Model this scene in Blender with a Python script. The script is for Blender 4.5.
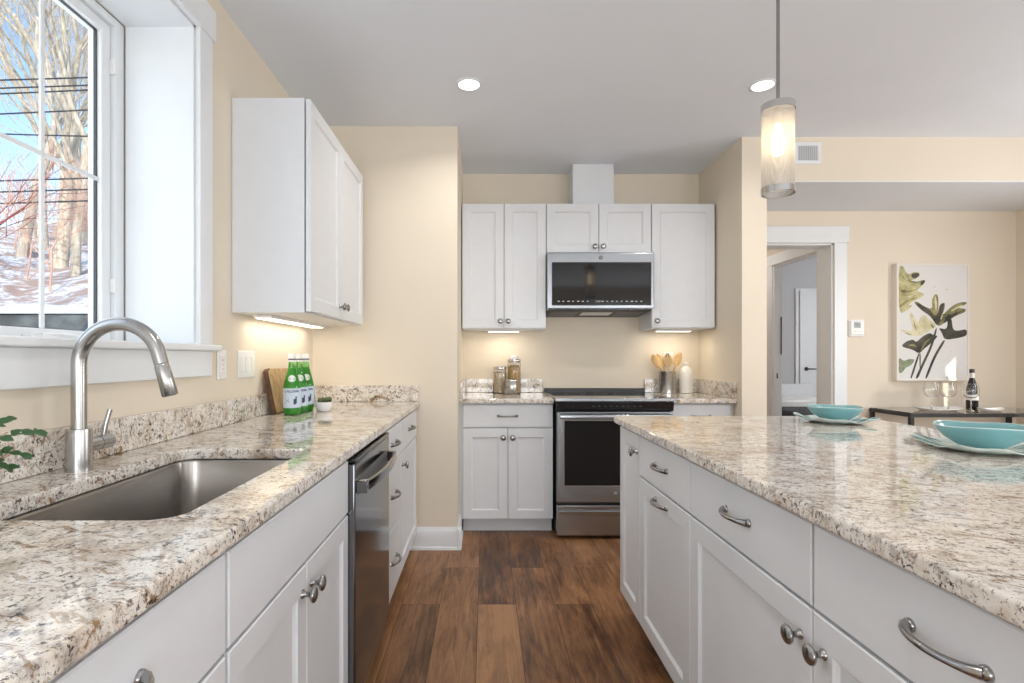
import bpy, bmesh, math, random
from math import sin, cos, pi, radians, sqrt
from mathutils import Vector, Matrix

random.seed(7)
for o in list(bpy.data.objects):
    bpy.data.objects.remove(o, do_unlink=True)
SC = bpy.context.scene
COL = SC.collection

# ------------------------------------------------------------------ camera
EYE = 1.19
cam_d = bpy.data.cameras.new('camera')
cam_d.sensor_width = 36.0
cam_d.lens = 540.0 * 36.0 / 1024.0
cam_d.shift_x = 27.0 / 1024.0
cam_d.shift_y = 15.5 / 1024.0
cam_d.clip_start = 0.02
cam_d.clip_end = 200
cam = bpy.data.objects.new('camera', cam_d)
cam.location = (0, 0, EYE)
cam.rotation_euler = (pi / 2, 0, 0)
COL.objects.link(cam)
SC.camera = cam

# ------------------------------------------------------------------ world, sun, exposure
SC.view_settings.view_transform = 'Standard'
SC.view_settings.look = 'None'
SC.view_settings.gamma = 1.0
SC.view_settings.use_curve_mapping = False
SC.view_settings.exposure = 0.14
SC.cycles.use_denoising = True
SC.cycles.max_bounces = 10
SC.cycles.diffuse_bounces = 6
SC.cycles.glossy_bounces = 6
SC.cycles.transmission_bounces = 10
SC.cycles.transparent_max_bounces = 16
SC.cycles.sample_clamp_indirect = 4.0

world = bpy.data.worlds.new('sky')
SC.world = world
world.use_nodes = True
wnt = world.node_tree
wnt.nodes.clear()
wo = wnt.nodes.new('ShaderNodeOutputWorld')
wb = wnt.nodes.new('ShaderNodeBackground')
ws = wnt.nodes.new('ShaderNodeTexSky')
ws.sky_type = 'NISHITA'
ws.sun_disc = False
ws.sun_elevation = radians(35)
ws.sun_rotation = radians(160)
ws.air_density = 1.0
ws.dust_density = 0.6
ws.ozone_density = 1.5
wb.inputs['Strength'].default_value = 0.30
wnt.links.new(ws.outputs[0], wb.inputs[0])
wnt.links.new(wb.outputs[0], wo.inputs[0])

sun_d = bpy.data.lights.new('sun', 'SUN')
sun_d.energy = 4.2
sun_d.angle = radians(0.5)
sun_d.color = (1.0, 0.93, 0.82)
sun = bpy.data.objects.new('sun', sun_d)
SUN_FROM = Vector((0.389, -1.0, 0.4165)).normalized()
sun.rotation_euler = SUN_FROM.to_track_quat('Z', 'Y').to_euler()
sun.location = (4, -6, 6)
COL.objects.link(sun)


def area(name, loc, direction, sx, sy, power, color=(1, 1, 1), shape='RECTANGLE', spread=pi, parent=None):
    d = bpy.data.lights.new(name, 'AREA')
    d.shape = shape
    d.size = sx
    if shape in ('RECTANGLE', 'ELLIPSE'):
        d.size_y = sy
    d.energy = power
    d.color = color
    d.spread = spread
    o = bpy.data.objects.new(name, d)
    o.rotation_euler = Vector(direction).to_track_quat('-Z', 'Y').to_euler()
    o.location = loc
    COL.objects.link(o)
    if parent is not None:
        o.location = Vector(loc) - parent.location
        o.parent = parent
    return o


# added fill lamps, daylight stand-ins behind the camera and on the dining side
area('daylight_rear_window', (0.2, -3.35, 1.45), (0, 1, 0.35), 2.2, 1.7, 75, (0.90, 0.95, 1.0))
area('daylight_rear_window', (2.9, -3.35, 1.45), (0, 1, 0.35), 1.6, 1.7, 55, (0.90, 0.95, 1.0))
area('daylight_side_window', (4.10, -1.0, 1.5), (-1, 0, 0.2), 2.2, 1.5, 34, (0.95, 0.97, 1.0))
area('daylight_dining_window', (4.16, 2.41, 1.49), (-1, 0.05, 0), 0.86, 1.05, 24, (0.97, 0.98, 1.0))  # added lamp that lifts the dining area
area('hall_ceiling_lamp', (2.2, 5.3, 2.43), (0, 0, -1), 0.3, 0.3, 5, (1.0, 0.93, 0.84), 'DISK')
area('daylight_sink_window', (-1.44, 1.26, 1.83), (1, 0, 0), 1.4, 1.1, 6.5, (1.0, 0.99, 0.98))
pt_ = area('sky_portal', (-1.425, 1.26, 1.83), (1, 0, 0), 1.5, 1.17, 1, (1, 1, 1))
pt_.data.cycles.is_portal = True
area('daylight_bedroom_window', (4.9, 4.56, 1.5), (-0.2, 1, 0), 1.2, 1.2, 26, (0.97, 0.98, 1.0))  # added lamp brightening the bedroom from the front; no window stands there


# ------------------------------------------------------------------ materials
def new_mat(name):
    m = bpy.data.materials.new(name)
    m.use_nodes = True
    nt = m.node_tree
    return m, nt, nt.nodes['Principled BSDF']


def node(nt, t, **kw):
    n = nt.nodes.new(t)
    for k, v in kw.items():
        setattr(n, k, v)
    return n


def lk(nt, a, b):
    nt.links.new(a, b)


def setp(b, color=None, rough=None, metal=None, spec=None, trans=None, ior=None, coat=None, emit=None, estr=None, sss=None):
    I = b.inputs
    if color is not None: I['Base Color'].default_value = (*color, 1)
    if rough is not None: I['Roughness'].default_value = rough
    if metal is not None: I['Metallic'].default_value = metal
    if spec is not None: I['Specular IOR Level'].default_value = spec
    if trans is not None: I['Transmission Weight'].default_value = trans
    if ior is not None: I['IOR'].default_value = ior
    if coat is not None: I['Coat Weight'].default_value = coat
    if emit is not None: I['Emission Color'].default_value = (*emit, 1)
    if estr is not None: I['Emission Strength'].default_value = estr


def ramp(nt, fac, stops, interp='LINEAR'):
    r = node(nt, 'ShaderNodeValToRGB')
    r.color_ramp.interpolation = interp
    e = r.color_ramp.elements
    while len(e) < len(stops):
        e.new(0.5)
    for i, (p, c) in enumerate(stops):
        e[i].position = p
        e[i].color = (*c, 1) if len(c) == 3 else c
    lk(nt, fac, r.inputs[0])
    return r.outputs[0]


def coords(nt, scale=(1, 1, 1), rot=(0, 0, 0), kind='Object'):
    tc = node(nt, 'ShaderNodeTexCoord')
    mp = node(nt, 'ShaderNodeMapping')
    mp.inputs['Scale'].default_value = scale
    mp.inputs['Rotation'].default_value = rot
    lk(nt, tc.outputs[kind], mp.inputs[0])
    return mp.outputs[0]


def noise(nt, vec, scale, detail=3, rough=0.5, dist=0.0):
    n = node(nt, 'ShaderNodeTexNoise')
    n.inputs['Scale'].default_value = scale
    n.inputs['Detail'].default_value = detail
    n.inputs['Roughness'].default_value = rough
    n.inputs['Distortion'].default_value = dist
    lk(nt, vec, n.inputs['Vector'])
    return n.outputs['Fac']


def mixc(nt, fac, a, b, mode='MIX'):
    m = node(nt, 'ShaderNodeMix', data_type='RGBA', blend_type=mode)
    if isinstance(fac, (int, float)): m.inputs[0].default_value = fac
    else: lk(nt, fac, m.inputs[0])
    for s, v in ((6, a), (7, b)):
        if isinstance(v, tuple): m.inputs[s].default_value = (*v, 1)
        else: lk(nt, v, m.inputs[s])
    return m.outputs[2]


def bump(nt, b, height, strength, dist=0.01):
    n = node(nt, 'ShaderNodeBump')
    n.inputs['Strength'].default_value = strength
    n.inputs['Distance'].default_value = dist
    lk(nt, height, n.inputs['Height'])
    lk(nt, n.outputs[0], b.inputs['Normal'])


def flat(name, color, rough=0.5, metal=0.0, **kw):
    """a painted / plain surface with a faint procedural mottling"""
    m, nt, b = new_mat(name)
    setp(b, color, rough, metal, **kw)
    v = coords(nt)
    f = noise(nt, v, 14, 3)
    c = mixc(nt, f, tuple(x * 0.97 for x in color), tuple(min(1, x * 1.03) for x in color))
    lk(nt, c, b.inputs['Base Color'])
    return m


def m_paint(name, color, rough=0.6, bs=0.04):
    m, nt, b = new_mat(name)
    setp(b, color, rough)
    v = coords(nt)
    f = noise(nt, v, 3, 4)
    lk(nt, mixc(nt, f, tuple(x * 0.975 for x in color), tuple(min(1, x * 1.025) for x in color)), b.inputs['Base Color'])
    bump(nt, b, noise(nt, v, 260, 2), bs, 0.002)
    return m


def m_steel(name, color=(0.60, 0.60, 0.60), rough=0.28, axis='x', scale=420, amt=0.04):
    m, nt, b = new_mat(name)
    setp(b, color, rough, 1.0)
    s = {'x': (0.02, 1, 1), 'y': (1, 0.02, 1), 'z': (1, 1, 0.02)}[axis]
    v = coords(nt, s)
    f = noise(nt, v, scale, 2)
    lk(nt, mixc(nt, f, tuple(x * (1 - amt) for x in color), tuple(min(1, x * (1 + amt)) for x in color)), b.inputs['Base Color'])
    mr = node(nt, 'ShaderNodeMapRange')
    mr.inputs[3].default_value = rough * 0.9
    mr.inputs[4].default_value = rough * 1.1
    lk(nt, f, mr.inputs[0])
    lk(nt, mr.outputs[0], b.inputs['Roughness'])
    return m


def m_granite():
    m, nt, b = new_mat('granite')
    setp(b, rough=0.05, spec=0.75)
    v0 = coords(nt, (1, 1, 1), (0, 0, radians(18)))
    w = node(nt, 'ShaderNodeTexNoise')
    w.inputs['Scale'].default_value = 5
    w.inputs['Detail'].default_value = 3
    lk(nt, v0, w.inputs['Vector'])
    ad = node(nt, 'ShaderNodeMix', data_type='VECTOR')
    ad.inputs[0].default_value = 0.10
    lk(nt, v0, ad.inputs[4]); lk(nt, w.outputs['Color'], ad.inputs[5])
    vec = ad.outputs[1]
    base = ramp(nt, noise(nt, vec, 11, 7, 0.66), [(0.30, (0.46, 0.36, 0.27)), (0.41, (0.66, 0.58, 0.49)), (0.53, (0.83, 0.785, 0.72)), (0.72, (0.74, 0.69, 0.62))])
    grey = ramp(nt, noise(nt, vec, 30, 5, 0.68), [(0.53, (0, 0, 0)), (0.64, (0.9, 0.9, 0.9))])
    c1 = mixc(nt, grey, base, (0.42, 0.38, 0.34))
    mp = node(nt, 'ShaderNodeMapping')
    mp.inputs['Scale'].default_value = (0.42, 1.7, 1.2)
    lk(nt, vec, mp.inputs[0])
    tan = ramp(nt, noise(nt, mp.outputs[0], 24, 8, 0.76, 0.8), [(0.548, (0, 0, 0)), (0.610, (1, 1, 1))])
    c2 = mixc(nt, tan, c1, (0.29, 0.175, 0.085))
    sp = ramp(nt, noise(nt, v0, 80, 4, 0.72), [(0.560, (0, 0, 0)), (0.595, (1, 1, 1))])
    cl = ramp(nt, noise(nt, vec, 15, 2), [(0.38, (0.12, 0.12, 0.12)), (0.54, (1, 1, 1))])
    spm = mixc(nt, 1.0, sp, cl, 'MULTIPLY')
    c3 = mixc(nt, spm, c2, (0.048, 0.036, 0.036))
    fs = ramp(nt, noise(nt, v0, 170, 3, 0.7), [(0.575, (0, 0, 0)), (0.61, (0.85, 0.85, 0.85))])
    c3 = mixc(nt, fs, c3, (0.20, 0.15, 0.115))
    wh = ramp(nt, noise(nt, v0, 60, 3, 0.6), [(0.58, (0, 0, 0)), (0.68, (0.7, 0.7, 0.7))])
    c4 = mixc(nt, wh, c3, (0.88, 0.86, 0.82))
    lk(nt, c4, b.inputs['Base Color'])
    return m


def m_floor():
    m, nt, b = new_mat('wood_plank_floor')
    tc = node(nt, 'ShaderNodeTexCoord')
    sx = node(nt, 'ShaderNodeSeparateXYZ')
    lk(nt, tc.outputs['Object'], sx.inputs[0])
    cx = node(nt, 'ShaderNodeCombineXYZ')
    ax = node(nt, 'ShaderNodeMath', operation='ADD'); ax.inputs[1].default_value = 0.034 + 1.83
    ay = node(nt, 'ShaderNodeMath', operation='ADD'); ay.inputs[1].default_value = 7.93
    lk(nt, sx.outputs[1], ay.inputs[0]); lk(nt, sx.outputs[0], ax.inputs[0])
    lk(nt, ay.outputs[0], cx.inputs[0]); lk(nt, ax.outputs[0], cx.inputs[1])
    br = node(nt, 'ShaderNodeTexBrick', offset=0.37, offset_frequency=2)
    br.inputs['Color1'].default_value = (0, 0, 0, 1)
    br.inputs['Color2'].default_value = (1, 1, 1, 1)
    br.inputs['Mortar'].default_value = (0.5, 0.5, 0.5, 1)
    br.inputs['Scale'].default_value = 1.0
    br.inputs['Mortar Size'].default_value = 0.0012
    br.inputs['Mortar Smooth'].default_value = 0.1
    br.inputs['Bias'].default_value = 0.0
    br.inputs['Brick Width'].default_value = 1.22
    br.inputs['Row Height'].default_value = 0.183
    lk(nt, cx.outputs[0], br.inputs['Vector'])
    bw = node(nt, 'ShaderNodeRGBToBW')
    lk(nt, br.outputs['Color'], bw.inputs[0])
    off = node(nt, 'ShaderNodeMath', operation='MULTIPLY'); off.inputs[1].default_value = 37.0
    lk(nt, bw.outputs[0], off.inputs[0])
    gx = node(nt, 'ShaderNodeMath', operation='MULTIPLY'); gx.inputs[1].default_value = 1.0
    gy = node(nt, 'ShaderNodeMath', operation='MULTIPLY'); gy.inputs[1].default_value = 0.085
    lk(nt, sx.outputs[0], gx.inputs[0]); lk(nt, sx.outputs[1], gy.inputs[0])
    gv = node(nt, 'ShaderNodeCombineXYZ')
    lk(nt, gx.outputs[0], gv.inputs[0]); lk(nt, gy.outputs[0], gv.inputs[1]); lk(nt, off.outputs[0], gv.inputs[2])
    grain = noise(nt, gv.outputs[0], 34, 8, 0.70, 1.2)
    gv2 = node(nt, 'ShaderNodeVectorMath', operation='MULTIPLY')
    gv2.inputs[1].default_value = (1.0, 3.5, 1.0)
    lk(nt, gv.outputs[0], gv2.inputs[0])
    cloud = noise(nt, gv2.outputs[0], 7, 4, 0.6, 0.5)
    # sum: plank tone + grain + clouds
    s1 = node(nt, 'ShaderNodeMath', operation='MULTIPLY_ADD'); s1.inputs[1].default_value = 0.50
    lk(nt, bw.outputs[0], s1.inputs[0])
    g1 = node(nt, 'ShaderNodeMath', operation='MULTIPLY_ADD'); g1.inputs[1].default_value = 1.5; g1.inputs[2].default_value = -1.12
    lk(nt, grain, g1.inputs[0])
    g2 = node(nt, 'ShaderNodeMath', operation='MULTIPLY_ADD'); g2.inputs[1].default_value = 1.25
    lk(nt, cloud, g2.inputs[0]); lk(nt, g1.outputs[0], g2.inputs[2])
    lk(nt, g2.outputs[0], s1.inputs[2])
    col = ramp(nt, s1.outputs[0], [(0.0, (0.052, 0.022, 0.010)), (0.28, (0.132, 0.058, 0.025)), (0.52, (0.245, 0.116, 0.050)), (0.92, (0.40, 0.205, 0.094))])
    col2 = mixc(nt, br.outputs['Fac'], col, (0.028, 0.013, 0.008))
    lk(nt, col2, b.inputs['Base Color'])
    setp(b, rough=0.34, spec=0.4)
    mr = node(nt, 'ShaderNodeMapRange'); mr.inputs[3].default_value = 0.28; mr.inputs[4].default_value = 0.48
    lk(nt, grain, mr.inputs[0]); lk(nt, mr.outputs[0], b.inputs['Roughness'])
    bump(nt, b, grain, 0.12, 0.003)
    return m


def m_wood(name, dark, light, scale=(1, 1, 12)):
    m, nt, b = new_mat(name)
    setp(b, rough=0.5)
    v = coords(nt, scale)
    f = noise(nt, v, 9, 6, 0.65, 1.2)
    lk(nt, ramp(nt, f, [(0.3, dark), (0.7, light)]), b.inputs['Base Color'])
    return m


def m_glass(name, color=(1, 1, 1), rough=0.0, ior=1.45):
    m, nt, b = new_mat(name)
    setp(b, color, rough, 0, trans=1.0, ior=ior)
    return m


def m_pane():
    m = bpy.data.materials.new('window_glass')
    m.use_nodes = True
    nt = m.node_tree
    nt.nodes.clear()
    o = node(nt, 'ShaderNodeOutputMaterial')
    t = node(nt, 'ShaderNodeBsdfTransparent')
    t.inputs[0].default_value = (0.97, 0.985, 0.98, 1)
    g = node(nt, 'ShaderNodeBsdfGlossy')
    g.inputs['Roughness'].default_value = 0.0
    lw = node(nt, 'ShaderNodeLayerWeight')
    pw = node(nt, 'ShaderNodeMath', operation='POWER'); pw.inputs[1].default_value = 5.0
    lk(nt, lw.outputs['Facing'], pw.inputs[0])
    fr = node(nt, 'ShaderNodeMath', operation='MULTIPLY_ADD'); fr.inputs[1].default_value = 0.6; fr.inputs[2].default_value = 0.03
    lk(nt, pw.outputs[0], fr.inputs[0])
    mx = node(nt, 'ShaderNodeMixShader')
    lk(nt, fr.outputs[0], mx.inputs[0]); lk(nt, t.outputs[0], mx.inputs[1]); lk(nt, g.outputs[0], mx.inputs[2])
    lk(nt, mx.outputs[0], o.inputs[0])
    return m


def m_emit(name, color, strength):
    m, nt, b = new_mat(name)
    setp(b, (0.8, 0.8, 0.8), 0.5, emit=color, estr=strength)
    return m


def m_mesh_shade():
    """fine metal-chain mesh: wavy rows of wire with gaps that let the bulb glow through"""
    m = bpy.data.materials.new('chain_mesh')
    m.use_nodes = True
    nt = m.node_tree
    nt.nodes.clear()
    o = node(nt, 'ShaderNodeOutputMaterial')
    v = coords(nt, (1, 1, 1))
    wv = node(nt, 'ShaderNodeTexWave', wave_type='BANDS', bands_direction='Z')
    wv.inputs['Scale'].default_value = 85
    wv.inputs['Distortion'].default_value = 4.0
    wv.inputs['Detail'].default_value = 1.0
    wv.inputs['Detail Scale'].default_value = 0.35
    lk(nt, v, wv.inputs['Vector'])
    t = node(nt, 'ShaderNodeBsdfTransparent')
    tr = node(nt, 'ShaderNodeBsdfTranslucent')
    tr.inputs[0].default_value = (0.85, 0.80, 0.72, 1)
    di = node(nt, 'ShaderNodeBsdfGlossy')
    di.inputs[0].default_value = (0.80, 0.77, 0.72, 1)
    di.inputs['Roughness'].default_value = 0.45
    tone = ramp(nt, wv.outputs['Fac'], [(0.25, (0.40, 0.38, 0.35)), (0.75, (0.92, 0.87, 0.79))])
    lk(nt, tone, tr.inputs[0]); lk(nt, tone, di.inputs[0])
    m1 = node(nt, 'ShaderNodeMixShader'); m1.inputs[0].default_value = 0.35
    lk(nt, tr.outputs[0], m1.inputs[1]); lk(nt, di.outputs[0], m1.inputs[2])
    m2 = node(nt, 'ShaderNodeMixShader')
    rr = ramp(nt, wv.outputs['Fac'], [(0.2, (0.42, 0.42, 0.42)), (0.7, (0.97, 0.97, 0.97))])
    lk(nt, rr, m2.inputs[0])
    lk(nt, t.outputs[0], m2.inputs[1]); lk(nt, m1.outputs[0], m2.inputs[2])
    lk(nt, m2.outputs[0], o.inputs[0])
    return m


def m_stone():
    m, nt, b = new_mat('field_stone')
    setp(b, rough=0.9)
    v = coords(nt)
    vo = node(nt, 'ShaderNodeTexVoronoi', feature='F1')
    vo.inputs['Scale'].default_value = 9
    lk(nt, v, vo.inputs['Vector'])
    f = noise(nt, v, 40, 5, 0.7)
    c = mixc(nt, f, (0.05, 0.06, 0.065), (0.22, 0.24, 0.25))
    c2 = mixc(nt, 0.8, c, ramp(nt, vo.outputs['Distance'], [(0.1, (1, 1, 1)), (0.7, (0.25, 0.25, 0.25))]), 'MULTIPLY')
    lk(nt, c2, b.inputs['Base Color'])
    return m


def m_snowground():
    m, nt, b = new_mat('snowy_hillside')
    setp(b, rough=0.9)
    v = coords(nt)
    f = noise(nt, v, 1.6, 6, 0.7)
    g = noise(nt, v, 9, 5, 0.7)
    c = ramp(nt, f, [(0.44, (0.82, 0.84, 0.88)), (0.54, (0.42, 0.29, 0.23))])
    c2 = mixc(nt, ramp(nt, g, [(0.48, (0, 0, 0)), (0.56, (0.75, 0.75, 0.75))]), c, (0.40, 0.27, 0.22))
    lk(nt, c2, b.inputs['Base Color'])
    return m


def m_bark(name, dark, light):
    m, nt, b = new_mat(name)
    setp(b, rough=0.9)
    v = coords(nt, (1, 1, 0.25))
    f = noise(nt, v, 14, 6, 0.7)
    lk(nt, ramp(nt, f, [(0.35, dark), (0.65, light)]), b.inputs['Base Color'])
    return m


def m_pasta(name, a, c, scale):
    m, nt, b = new_mat(name)
    setp(b, rough=0.6)
    v = coords(nt)
    vo = node(nt, 'ShaderNodeTexVoronoi', feature='DISTANCE_TO_EDGE')
    vo.inputs['Scale'].default_value = scale
    lk(nt, v, vo.inputs['Vector'])
    lk(nt, ramp(nt, vo.outputs['Distance'], [(0.02, a), (0.22, c)]), b.inputs['Base Color'])
    return m


MAT = {}
MAT['wall'] = m_paint('cream_wall_paint', (0.775, 0.692, 0.570), 0.65)
MAT['ceiling'] = m_paint('white_ceiling_paint', (0.788, 0.830, 0.890), 0.8)
MAT['trim'] = flat('white_trim_paint', (0.80, 0.825, 0.84), 0.35)
MAT['cabinet'] = flat('white_cabinet_paint', (0.735, 0.755, 0.780), 0.38)
MAT['granite'] = m_granite()
MAT['floor'] = m_floor()
MAT['steel'] = m_steel('brushed_steel', (0.41, 0.435, 0.46), 0.24, 'x')
MAT['steel_y'] = m_steel('brushed_steel_door', (0.185, 0.192, 0.20), 0.11, 'y')
MAT['steel_v'] = m_steel('brushed_steel_upright', (0.47, 0.465, 0.455), 0.26, 'z')
MAT['sink'] = m_steel('sink_steel', (0.42, 0.40, 0.38), 0.24, 'y', 420, 0.03)
MAT['nickel'] = flat('brushed_nickel', (0.36, 0.355, 0.35), 0.24, 1.0)
MAT['chrome'] = flat('polished_chrome', (0.62, 0.61, 0.60), 0.10, 1.0)
MAT['blackglass'] = flat('black_glass', (0.012, 0.012, 0.013), 0.06)
MAT['ovenglass'] = flat('oven_window_glass', (0.010, 0.009, 0.009), 0.12, spec=0.35)
MAT['black'] = flat('black_plastic', (0.02, 0.02, 0.02), 0.4)
MAT['darkmetal'] = flat('blackened_metal', (0.018, 0.017, 0.017), 0.45)
MAT['grey'] = flat('dark_grey_mark', (0.16, 0.16, 0.17), 0.5)
MAT['mark'] = flat('pale_print', (0.62, 0.62, 0.62), 0.5)
MAT['plastic'] = flat('white_plastic', (0.84, 0.84, 0.82), 0.35)
MAT['pane'] = m_pane()
MAT['gasket'] = flat('dark_window_gasket', (0.05, 0.055, 0.06), 0.5)
MAT['glass'] = m_glass('clear_glass')
MAT['greenglass'] = m_glass('green_bottle_glass', (0.30, 0.80, 0.30), 0.02)
MAT['brownglass'] = m_glass('dark_bottle_glass', (0.05, 0.035, 0.02), 0.03)
MAT['liquid'] = flat('green_bottle_water', (0.17, 0.52, 0.12), 0.2)
MAT['label'] = flat('bottle_paper_label', (0.58, 0.68, 0.78), 0.5)
MAT['labelwhite'] = flat('white_paper', (0.88, 0.88, 0.86), 0.5)
MAT['ink'] = flat('dark_blue_ink', (0.03, 0.04, 0.10), 0.5)
MAT['board'] = m_wood('acacia_board', (0.34, 0.18, 0.075), (0.74, 0.52, 0.27), (2, 6, 2))
MAT['bark_edge'] = m_wood('dark_bark_edge', (0.06, 0.028, 0.014), (0.17, 0.08, 0.04), (2, 2, 2))
MAT['spoon'] = m_wood('beech_wood', (0.52, 0.32, 0.12), (0.76, 0.54, 0.26), (4, 4, 1))
MAT['teal'] = flat('teal_glaze', (0.20, 0.43, 0.45), 0.12, coat=0.3)
MAT['mint'] = flat('pale_mint_glaze', (0.64, 0.75, 0.72), 0.12, coat=0.3)
MAT['tealdark'] = flat('dark_teal_glaze', (0.16, 0.27, 0.26), 0.3)
MAT['porcelain'] = flat('white_porcelain', (0.86, 0.86, 0.84), 0.15)
MAT['soapw'] = flat('off_white_ceramic', (0.74, 0.71, 0.66), 0.3)
MAT['dim'] = flat('dim_key_print', (0.07, 0.07, 0.075), 0.4)
MAT['leaf'] = flat('plant_leaf', (0.045, 0.115, 0.04), 0.45)
MAT['leaf2'] = flat('succulent_leaf', (0.10, 0.13, 0.05), 0.5)
MAT['soil'] = flat('potting_soil', (0.05, 0.03, 0.02), 0.9)
MAT['pasta1'] = m_pasta('pale_pasta', (0.50, 0.36, 0.20), (0.88, 0.76, 0.56), 55)
MAT['pasta2'] = m_pasta('golden_pasta', (0.34, 0.18, 0.05), (0.72, 0.47, 0.17), 55)
MAT['canvas'] = m_paint('painted_canvas_ground', (0.72, 0.71, 0.69), 0.7, 0.1)
MAT['canvas_side'] = flat('raw_canvas_side', (0.76, 0.72, 0.65), 0.7)
MAT['stone'] = m_stone()
MAT['snow'] = flat('snow', (0.80, 0.85, 0.93), 0.8)
MAT['hill'] = m_snowground()
MAT['bark'] = m_bark('pale_bark', (0.30, 0.25, 0.19), (0.62, 0.56, 0.47))
MAT['bark2'] = m_bark('grey_bark', (0.28, 0.24, 0.20), (0.58, 0.52, 0.45))
MAT['redtwig'] = m_bark('red_twig_bark', (0.14, 0.035, 0.03), (0.34, 0.10, 0.08))
MAT['redbrush'] = m_bark('red_brown_brush', (0.40, 0.22, 0.16), (0.66, 0.44, 0.34))
MAT['wire'] = flat('black_cable', (0.02, 0.02, 0.025), 0.6)
MAT['canlens'] = m_emit('downlight_lens', (1.0, 0.98, 0.95), 9.0)
MAT['ledstrip'] = m_emit('led_strip_lens', (1.0, 0.90, 0.74), 3.0)
MAT['bulb'] = m_emit('lamp_bulb', (1.0, 0.80, 0.52), 8.0)
MAT['glowpane'] = m_emit('sunlit_window_blind', (0.93, 0.97, 1.0), 0.8)  # emissive pane of the added windows, a fill source for the room
MAT['meshshade'] = m_mesh_shade()
MAT['bedroom_wall'] = m_paint('grey_bedroom_paint', (0.60, 0.60, 0.61), 0.7)
MAT['hall_wall'] = m_paint('beige_hall_paint', (0.66, 0.58, 0.50), 0.7)
MAT['blanket'] = flat('charcoal_blanket', (0.10, 0.10, 0.11), 0.9)
MAT['lcd'] = flat('lcd_screen', (0.13, 0.16, 0.13), 0.2)


# ------------------------------------------------------------------ mesh builder
class MB:
    def __init__(s):
        s.v, s.f, s.m = [], [], []

    def add(s, verts, faces, M=None, mi=0):
        n = len(s.v)
        for p in verts:
            s.v.append(tuple(M(*p)) if M else tuple(p))
        for f in faces:
            s.f.append(tuple(i + n for i in f))
            s.m.append(mi)

    def box(s, a0, a1, b0, b1, c0, c1, M=None, mi=0):
        v = [(a, b, c) for a in (a0, a1) for b in (b0, b1) for c in (c0, c1)]
        s.add(v, [(0, 1, 3, 2), (4, 6, 7, 5), (0, 4, 5, 1), (2, 3, 7, 6), (0, 2, 6, 4), (1, 5, 7, 3)], M, mi)
        return s

    def loops(s, loops, M=None, cap0=True, cap1=True, close=True, mi=0):
        n = len(loops[0])
        v, f = [], []
        for L in loops: v += list(L)
        for i in range(len(loops) - 1):
            for k in range(n if close else n - 1):
                k2 = (k + 1) % n
                f.append((i * n + k, i * n + k2, (i + 1) * n + k2, (i + 1) * n + k))
        if cap0: f.append(tuple(range(n - 1, -1, -1)))
        if cap1: f.append(tuple((len(loops) - 1) * n + k for k in range(n)))
        s.add(v, f, M, mi)
        return s

    def lathe(s, prof, c=(0, 0, 0), n=32, M=None, sx=1.0, sy=1.0, cap0=True, cap1=True, mi=0):
        """prof: [(r, z)] spun about the third axis through c"""
        L = []
        for r, z in prof:
            r = max(r, 1e-5)
            L.append([(c[0] + r * sx * cos(2 * pi * k / n), c[1] + r * sy * sin(2 * pi * k / n), c[2] + z) for k in range(n)])
        return s.loops(L, M, cap0, cap1, True, mi)

    def tube(s, pts, r, n=10, M=None, caps=True, mi=0):
        P = [Vector(p) for p in pts]
        R = r if isinstance(r, (list, tuple)) else [r] * len(P)
        T = []
        for i in range(len(P)):
            a = P[max(i - 1, 0)]; b = P[min(i + 1, len(P) - 1)]
            T.append((b - a).normalized())
        up = Vector((0, 0, 1)) if abs(T[0].z) < 0.9 else Vector((1, 0, 0))
        x = T[0].cross(up).normalized()
        L = []
        for i in range(len(P)):
            x = (x - T[i] * x.dot(T[i])).normalized()
            y = T[i].cross(x)
            L.append([tuple(P[i] + (x * cos(2 * pi * k / n) + y * sin(2 * pi * k / n)) * R[i]) for k in range(n)])
        return s.loops(L, M, caps, caps, True, mi)

    def prism(s, poly, z0, z1, M=None, mi=0):
        return s.loops([[(x, y, z0) for x, y in poly], [(x, y, z1) for x, y in poly]], M, True, True, True, mi)

    def build(s, name, mat, parent=None, bevel=0.0, seg=2, angle=35, local=False, smooth=True):
        me = bpy.data.meshes.new(name)
        off = Vector((0, 0, 0))
        if parent is not None and not local:
            r = parent
            while r is not None:
                off += r.location
                r = r.parent
        me.from_pydata([tuple(Vector(p) - off) for p in s.v], [], s.f)
        bm = bmesh.new(); bm.from_mesh(me)
        bmesh.ops.recalc_face_normals(bm, faces=bm.faces)
        bm.to_mesh(me); bm.free()
        mats = mat if isinstance(mat, (list, tuple)) else [mat]
        for k in mats: me.materials.append(MAT[k] if isinstance(k, str) else k)
        for p, mi in zip(me.polygons, s.m): p.material_index = mi
        if smooth:
            me.shade_smooth()
            me.set_sharp_from_angle(angle=radians(angle))
        o = bpy.data.objects.new(name, me)
        COL.objects.link(o)
        if parent is not None: o.parent = parent
        if bevel > 0:
            b = o.modifiers.new('edge', 'BEVEL')
            b.width = bevel; b.segments = seg; b.limit_method = 'ANGLE'; b.angle_limit = radians(40)
            b.harden_normals = False
        return o


def thing(name, label, cat, loc=(0, 0, 0), rz=0.0, group=None):
    o = bpy.data.objects.new(name, None)
    o.empty_display_size = 0.05
    o.location = loc
    o.rotation_euler = (0, 0, rz)
    COL.objects.link(o)
    return tag(o, label, cat, group)


def tag(o, label, cat, group=None, kind=None):
    o['label'] = label
    o['category'] = cat
    if group: o['group'] = group
    if kind: o['kind'] = kind
    return o


def struct(o, label=None):
    o['kind'] = 'structure'
    if label: o['label'] = label
    o['category'] = o.name.split('_')[0]
    return o


def sbox(name, mat, x0, x1, y0, y1, z0, z1, label=None, bevel=0.0):
    return struct(MB().box(x0, x1, y0, y1, z0, z1).build(name, mat, None, bevel), label)


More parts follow.
